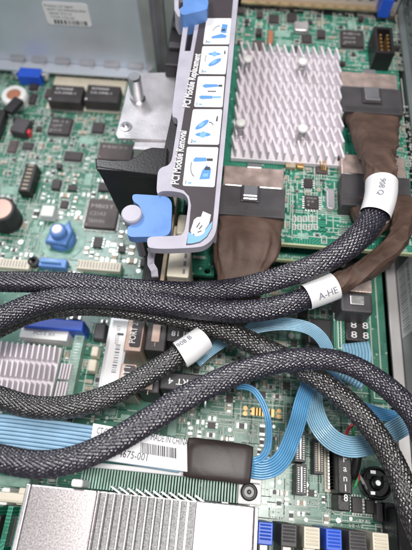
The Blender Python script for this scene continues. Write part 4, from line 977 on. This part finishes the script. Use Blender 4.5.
# ------------------------------------------------------------------ connectors on the cables
def sas_plug(root, q_shell, q_body, q_latch, z0, z1, tab=True):
    x0, x1, y0, y1 = rect(*q_shell, z1 - .03); bx0, bx1, by0, by1 = rect(*q_body, z1)
    x0, x1 = bx0 + .01, bx1 - .01; y0 = by1 + .003
    o = MB(); o.box(x0, x1, y0, y1, z0, z1 - .03); o.box(x0 - .015, x1 + .015, y1 - .025, y1 + .02, z0, z1 - .07, 1)
    sh_ = o.build('metal_shell', ['copper', 'blackpl'], root, bevel=.01)
    t = MB(); xm = (x0 + x1) / 2; t.box(xm - .065, xm + .065, y1 - .02, y1 + .03, z1 - .028, z1 - .012); t.box(x0 + .02, x1 - .02, y0 + .012, y0 + .026, z1 - .029, z1 - .018); t.build('spring_tab', 'steel', sh_, bevel=.005)
    o = MB(); o.box(bx0, bx1, by0, by1, z0, z1); 
    for k in range(5): o.box(bx0 + .03, bx1 - .03, by0 + .02 + k * .012, by0 + .026 + k * .012, z1, z1 + .004)
    bd = o.build('plug_body', 'darkpl', root, bevel=.014)
    lx0, lx1, ly0, ly1 = rect(*q_latch, z1 + .04); t = MB(); t.box(lx0, lx1, ly0, ly1, z1 + .001, z1 + .02, 0); t.box(lx0 + .02, lx1 - .02, ly0, ly0 + .035, z1 + .02, z1 + .055, 1); t.box(lx0 + .02, lx1 - .02, ly0 + .045, ly1 - .01, z1 + .02, z1 + .035, 1)
    t.build('release_latch', ['labelblack', 'steel'], bd, bevel=.006)
    return bx0, bx1, by0, by1

def cable_run(pxs): return [P(a, b, z) for a, b, z in pxs]
# A: top right plug, wide tape, white tag, braid to the left edge
cA = empty('braided_cable', P(372, 95, .7), 'thick braided cable from the top right plug, with the highest white tag', 'data cable', 'braided data cables')
sas_plug(cA, (342, 73, 402, 88), (342, 88, 402, 113), (363, 86, 382, 101), ZC + .003, .88)
taped(cable_run([(372, 111, .79), (373, 125, .83), (376, 145, .98), (379, 165, 1.14), (381, 185, 1.2), (380, 200, 1.22)]),
      [(0, .255, .06), (.12, .25, .065), (.35, .2, .075), (.6, .14, .08), (.85, .105, .08), (1, .09, .07)], 'tape_wrap', 'tape', cA, 5, 1.5)
sleeve(cable_run([(381.5, 183, 1.22), (381, 193, 1.23), (379, 203, 1.23), (374.5, 217, 1.22)]), .121, 'white_tag', cA, txt=('908 Q', .22, .7, 1, .045, -.02))
braided(cable_run([(378, 205, 1.22), (372, 221, 1.22), (358, 238, 1.22), (338, 254, 1.2), (312, 267, 1.18), (285, 276, 1.14), (250, 286, 1.08), (215, 290.5, 1.02), (175, 291, .98), (130, 289, .98), (85, 284, 1.0), (40, 282, 1.0), (-40, 282, 1.0)]), [(0, .090), (.3, .079), (.5, .072), (1, .075)], 'braided_sleeve', 'braid', cA, seed=1)
# B: second plug, tape curls round to the right, tag, braid
cB = empty('braided_cable', P(375, 190, .7), 'braided cable whose brown tape bends along the wall to the tag at centre right', 'data cable', 'braided data cables')
sas_plug(cB, (342, 156, 411, 175), (342, 176, 411, 207), (366, 174, 386, 190), ZC + .003, .87)
taped(cable_run([(374, 203, .81), (372, 216, .81), (368, 229, .86), (362, 236, .85)]), [(0, .24, .055), (.3, .2, .06), (.7, .12, .05), (1, .08, .03)], 'tape_fan', 'tape', cB, 8, 1)
taped(cable_run([(397, 200, .86), (402, 214, .9), (402, 228, .96), (396, 242, 1.0), (384, 256, 1.03), (368, 268, 1.06), (350, 278, 1.07), (330, 287, 1.08), (318, 292, 1.08)]),
      [(0, .1, .06), (.15, .085, .065), (.4, .075, .065), (.8, .072, .062), (1, .065, .055)], 'tape_wrap', 'tape', cB, 6, .8)
sleeve(cable_run([(334, 286, 1.08), (322, 291, 1.08), (312, 295, 1.08), (303, 298.5, 1.08)]), .102, 'white_tag', cB, mats=('paper', 'inkgrey'), txt=('A-HE', .7, .25, 1, .05, -.055))
braided(cable_run([(310, 296, 1.08), (292, 303, 1.08), (268, 309, 1.06), (235, 311.5, 1.03), (195, 308, 1.0), (155, 302, .98), (110, 297.5, .98), (70, 297, .98), (35, 304, .98), (5, 316, .98), (-30, 330, .98)]), [(0, .073), (.4, .078), (1, .082)], 'braided_sleeve', 'braid', cB, seed=2)
# C: plug at the centre, wide tape going down under the cables
cC = empty('taped_cable', P(250, 200, .7), 'brown cloth-taped cable fanning from the plug beside the picture label down under the braids', 'data cable')
sas_plug(cC, (222, 167, 283, 187), (220, 187, 285, 216), (241, 184, 260, 200), ZC + .003, .88)
taped(cable_run([(252, 214, .80), (250, 228, .82), (246, 245, .83), (242, 262, .8), (240, 280, .76), (240, 300, .66)]), [(0, .27, .05), (.2, .265, .055), (.5, .23, .055), (.8, .18, .05), (1, .15, .05)], 'tape_wrap', 'tape', cC, 9, .6, pleat=1.0)
# D: small plug below
cD = empty('short_plug', P(357, 297, .3), 'small dark plug with a pale window, right below the tape-wrapped cable', 'connector')
x0, x1, y0, y1 = rect(348, 279, 372, 292, .62); o = MB(); o.box(x0, x1, y0, y1, .3, .62); o.build('metal_shell', 'copper', cD, bevel=.008)
x0, x1, y0, y1 = rect(341, 293, 373, 312, .66); o = MB(); o.box(x0, x1, y0, y1, .3, .66); o = o.build('plug_body', 'darkpl', cD, bevel=.02)
x0, x1, y0, y1 = rect(350, 296, 364, 305, .67); MB().box(x0, x1, y0, y1, .661, .68).build('pale_window', 'pad', o, bevel=.006)

# 3: braid that slides under B and leaves at the lower right
c3_ = empty('braided_cable', P(300, 370, .8), 'braided cable passing under the others and down to the lower right corner', 'data cable', 'braided data cables')
braided(cable_run([(-35, 345, .84), (0, 326, .84), (35, 311, .84), (80, 305, .82), (130, 309, .8), (175, 316, .78), (215, 327, .78), (250, 342, .8), (285, 359, .84), (315, 377, .88), (345, 400, .9), (370, 426, .9), (388, 452, .88), (401, 479, .87), (410, 508, .86)]) + [Vector((1.66, -2.35, .8)), Vector((1.68, -3.0, .6)), Vector((1.66, -3.8, .3))], [(0, .085), (.4, .076), (1, .078)], 'braided_sleeve', 'braidgrey', c3_, seed=3)
# 4: braid with the bright square tag
c4 = empty('braided_cable', P(100, 395, .7), 'braided cable sagging across the left side up to the bright square tag', 'data cable', 'braided data cables')
braided(cable_run([(-40, 385, .86), (0, 398, .86), (35, 407, .86), (75, 406, .86), (115, 393, .86), (150, 373, .86), (178, 356, .85), (200, 338, .74), (222, 326, .6), (250, 318, .55), (280, 312, .5)]), .074, 'braided_sleeve', 'braidgrey', c4, seed=4)
sleeve(cable_run([(180, 355, .87), (188, 350, .87), (196, 344, .86), (204, 338, .84)]), .104, 'white_tag', c4, squash=.85, txt=('908 B', .05, .9, 1, .04, .05))
# E: the front braid
cE = empty('braided_cable', P(200, 400, .9), 'frontmost untagged braided cable arching over the blue ribbon from left to right', 'data cable', 'braided data cables')
braided(cable_run([(-40, 448, 1.2), (0, 458, 1.2), (35, 464, 1.2), (70, 460, 1.2), (105, 446, 1.2), (145, 423, 1.19), (180, 401, 1.18), (215, 383, 1.17), (250, 369, 1.16), (285, 361, 1.15), (320, 359, 1.14), (350, 365, 1.12), (377, 380, 1.1), (400, 399, 1.08), (419, 424, 1.06)]) + [Vector((1.62, -1.75, 1.0)), Vector((1.70, -2.3, 1.12)), Vector((1.72, -3.0, .9)), Vector((1.7, -3.8, .5))], [(0, .077), (.5, .07), (1, .075)], 'braided_sleeve', 'braid', cE, seed=5)

# ------------------------------------------------------------------ blue flat cable bundle
rb = empty('blue_ribbon_cable', P(130, 445, .8), 'light blue flat wire bundle with a long white barcode label and black tape', 'ribbon cable')
def wires(name, mid, width, n, m='wire', r=None, parent=rb, zslope=0.0, step=.04, order=1):
    pts = path(mid, step); N = len(pts); o = MB(); r = r or width / n / 2
    for k in range(n):
        off = (k - (n - 1) / 2) * width / n; q = []
        for i in range(N):
            t = pts[min(i + 1, N - 1)] - pts[max(i - 1, 0)]; nr = Vector((-t.y, t.x, 0)).normalized(); q.append(pts[i] + nr * off + Vector((0, 0, off * zslope)))
        o.tube(q, r, 8)
    return o.build(name, m, parent, smooth=True)
wires('flat_wires', [(-40, 427, .78), (0, 430, .78), (50, 436, .78), (100, 443, .78), (150, 451, .78), (187, 457, .78)], .22, 8, 'wirepale', zslope=.02)
# white label folded over the wires
zb = .83; ls = MB(); a, b, c, d = P(93, 423, zb), P(187, 440, zb), P(187.5, 472, zb), P(88, 458, zb)
xdir = ((b - a) + (c - d)).normalized(); ydir = Vector((-xdir.y, xdir.x, 0)); 
ls.prism([v.to_2d() for v in (a, b, c, d)], zb - .02, zb); L_ = ls.build('barcode_label', 'paper', rb, bevel=.004)
t = MB(); m0 = (a + d) / 2; W_ = (b - a).length; H_ = ((b - c).length)
def LP(u, v, dz=.002): return d * (1 - u) * (1 - v) + c * u * (1 - v) + a * (1 - u) * v + b * u * v + Vector((0, 0, dz))
t.text('MADE IN CHINA', LP(.62, .80), xdir, ydir, height=.045, width=.26); t.text('4675-001', LP(.30, .16), xdir, ydir, height=.05, width=.2); t.text('CT:CPFP10', LP(.05, .72), xdir, ydir, height=.045, width=.16)
rnd = random.Random(8); u = .52
while u < .88:
    b_ = rnd.choice((.006, .009, .014)); p_, q_, r_, s_ = LP(u, .36), LP(u + b_, .36), LP(u + b_, .68), LP(u, .68); t.quad(p_, q_, r_, s_); u += b_ + rnd.choice((.006, .009))
u = .05
while u < .2:
    b_ = rnd.choice((.006, .009)); p_, q_, r_, s_ = LP(u, .45), LP(u + b_, .45), LP(u + b_, .62), LP(u, .62); t.quad(p_, q_, r_, s_); u += b_ + .008
t.build('printing', 'ink', L_)
taped(cable_run([(186, 456.5, .79), (205, 459, .8), (230, 462, .8), (253, 465.5, .79)]), [(0, .125, .032), (.1, .132, .04), (.9, .13, .04), (1, .122, .032)], 'black_tape', 'tapeblk', rb, 12, 1.0, depth=.002, fold=.22)
wires('bent_wires', [(250, 468, .78), (262, 470, .78), (275, 466, .78), (285, 455, .76), (292, 438, .72), (298, 420, .68), (303, 400, .64), (310, 382, .58), (318, 365, .5)], .125, 8, zslope=.25)
wires('thin_wires', [(250, 461, .8), (260, 459, .8), (267, 450, .78), (269, 434, .74), (267, 415, .7), (260, 398, .66), (250, 388, .62), (232, 386, .55)], .05, 3)
wires('arched_wires', [(196, 362, .5), (210, 350, .5), (232, 336, .56), (258, 327, .6), (285, 324, .62), (308, 328, .62), (322, 339, .6), (329, 355, .56), (331, 372, .5), (326, 385, .42)], .10, 8, 'wirelight', zslope=.2)
wires('looped_wires', [(322, 366, .45), (314, 385, .5), (313, 405, .54), (320, 426, .56), (334, 441, .56), (352, 447, .56), (372, 443, .58), (392, 432, .6), (412, 420, .6), (430, 410, .6)], .15, 10, 'wirelight', zslope=.3)
wires('flat_wires', [(328, 372, .5), (340, 388, .5), (356, 404, .5), (378, 413, .5), (405, 419, .5), (430, 424, .5)], .10, 7, 'wire')
wires('short_wires', [(355, 343, .42), (357, 355, .42), (352, 372, .42), (346, 385, .42)], .24, 9, 'wirelight')

# ------------------------------------------------------------------ fan lead and coloured wires
fw = empty('fan_lead', P(356, 465, .2), 'black fan lead with red, green and white wires beside the lettered header', 'wire')
MB().tube(path([(362, 440, .35), (358, 455, .34), (355, 470, .3), (352, 478, .26)]), .035, 14).build('sleeve', 'rubber', fw, smooth=True)
for m, pts in (('red', [(346, 450, .3), (347, 432, .34), (354, 424, .36), (362, 424, .34)]), ('greenw', [(354, 440, .3), (353, 428, .34), (356, 420, .3)]), ('red', [(355, 470, .3), (359, 478, .22), (353, 486, .2)]), ('white', [(356, 472, .28), (362, 480, .15), (368, 492, .06), (378, 501, .03)]), ('greenw', [(355, 472, .3), (357, 480, .24), (353, 490, .2)])):
    MB().tube(path(pts, .03), .013, 8).build('wire', m, fw, smooth=True)
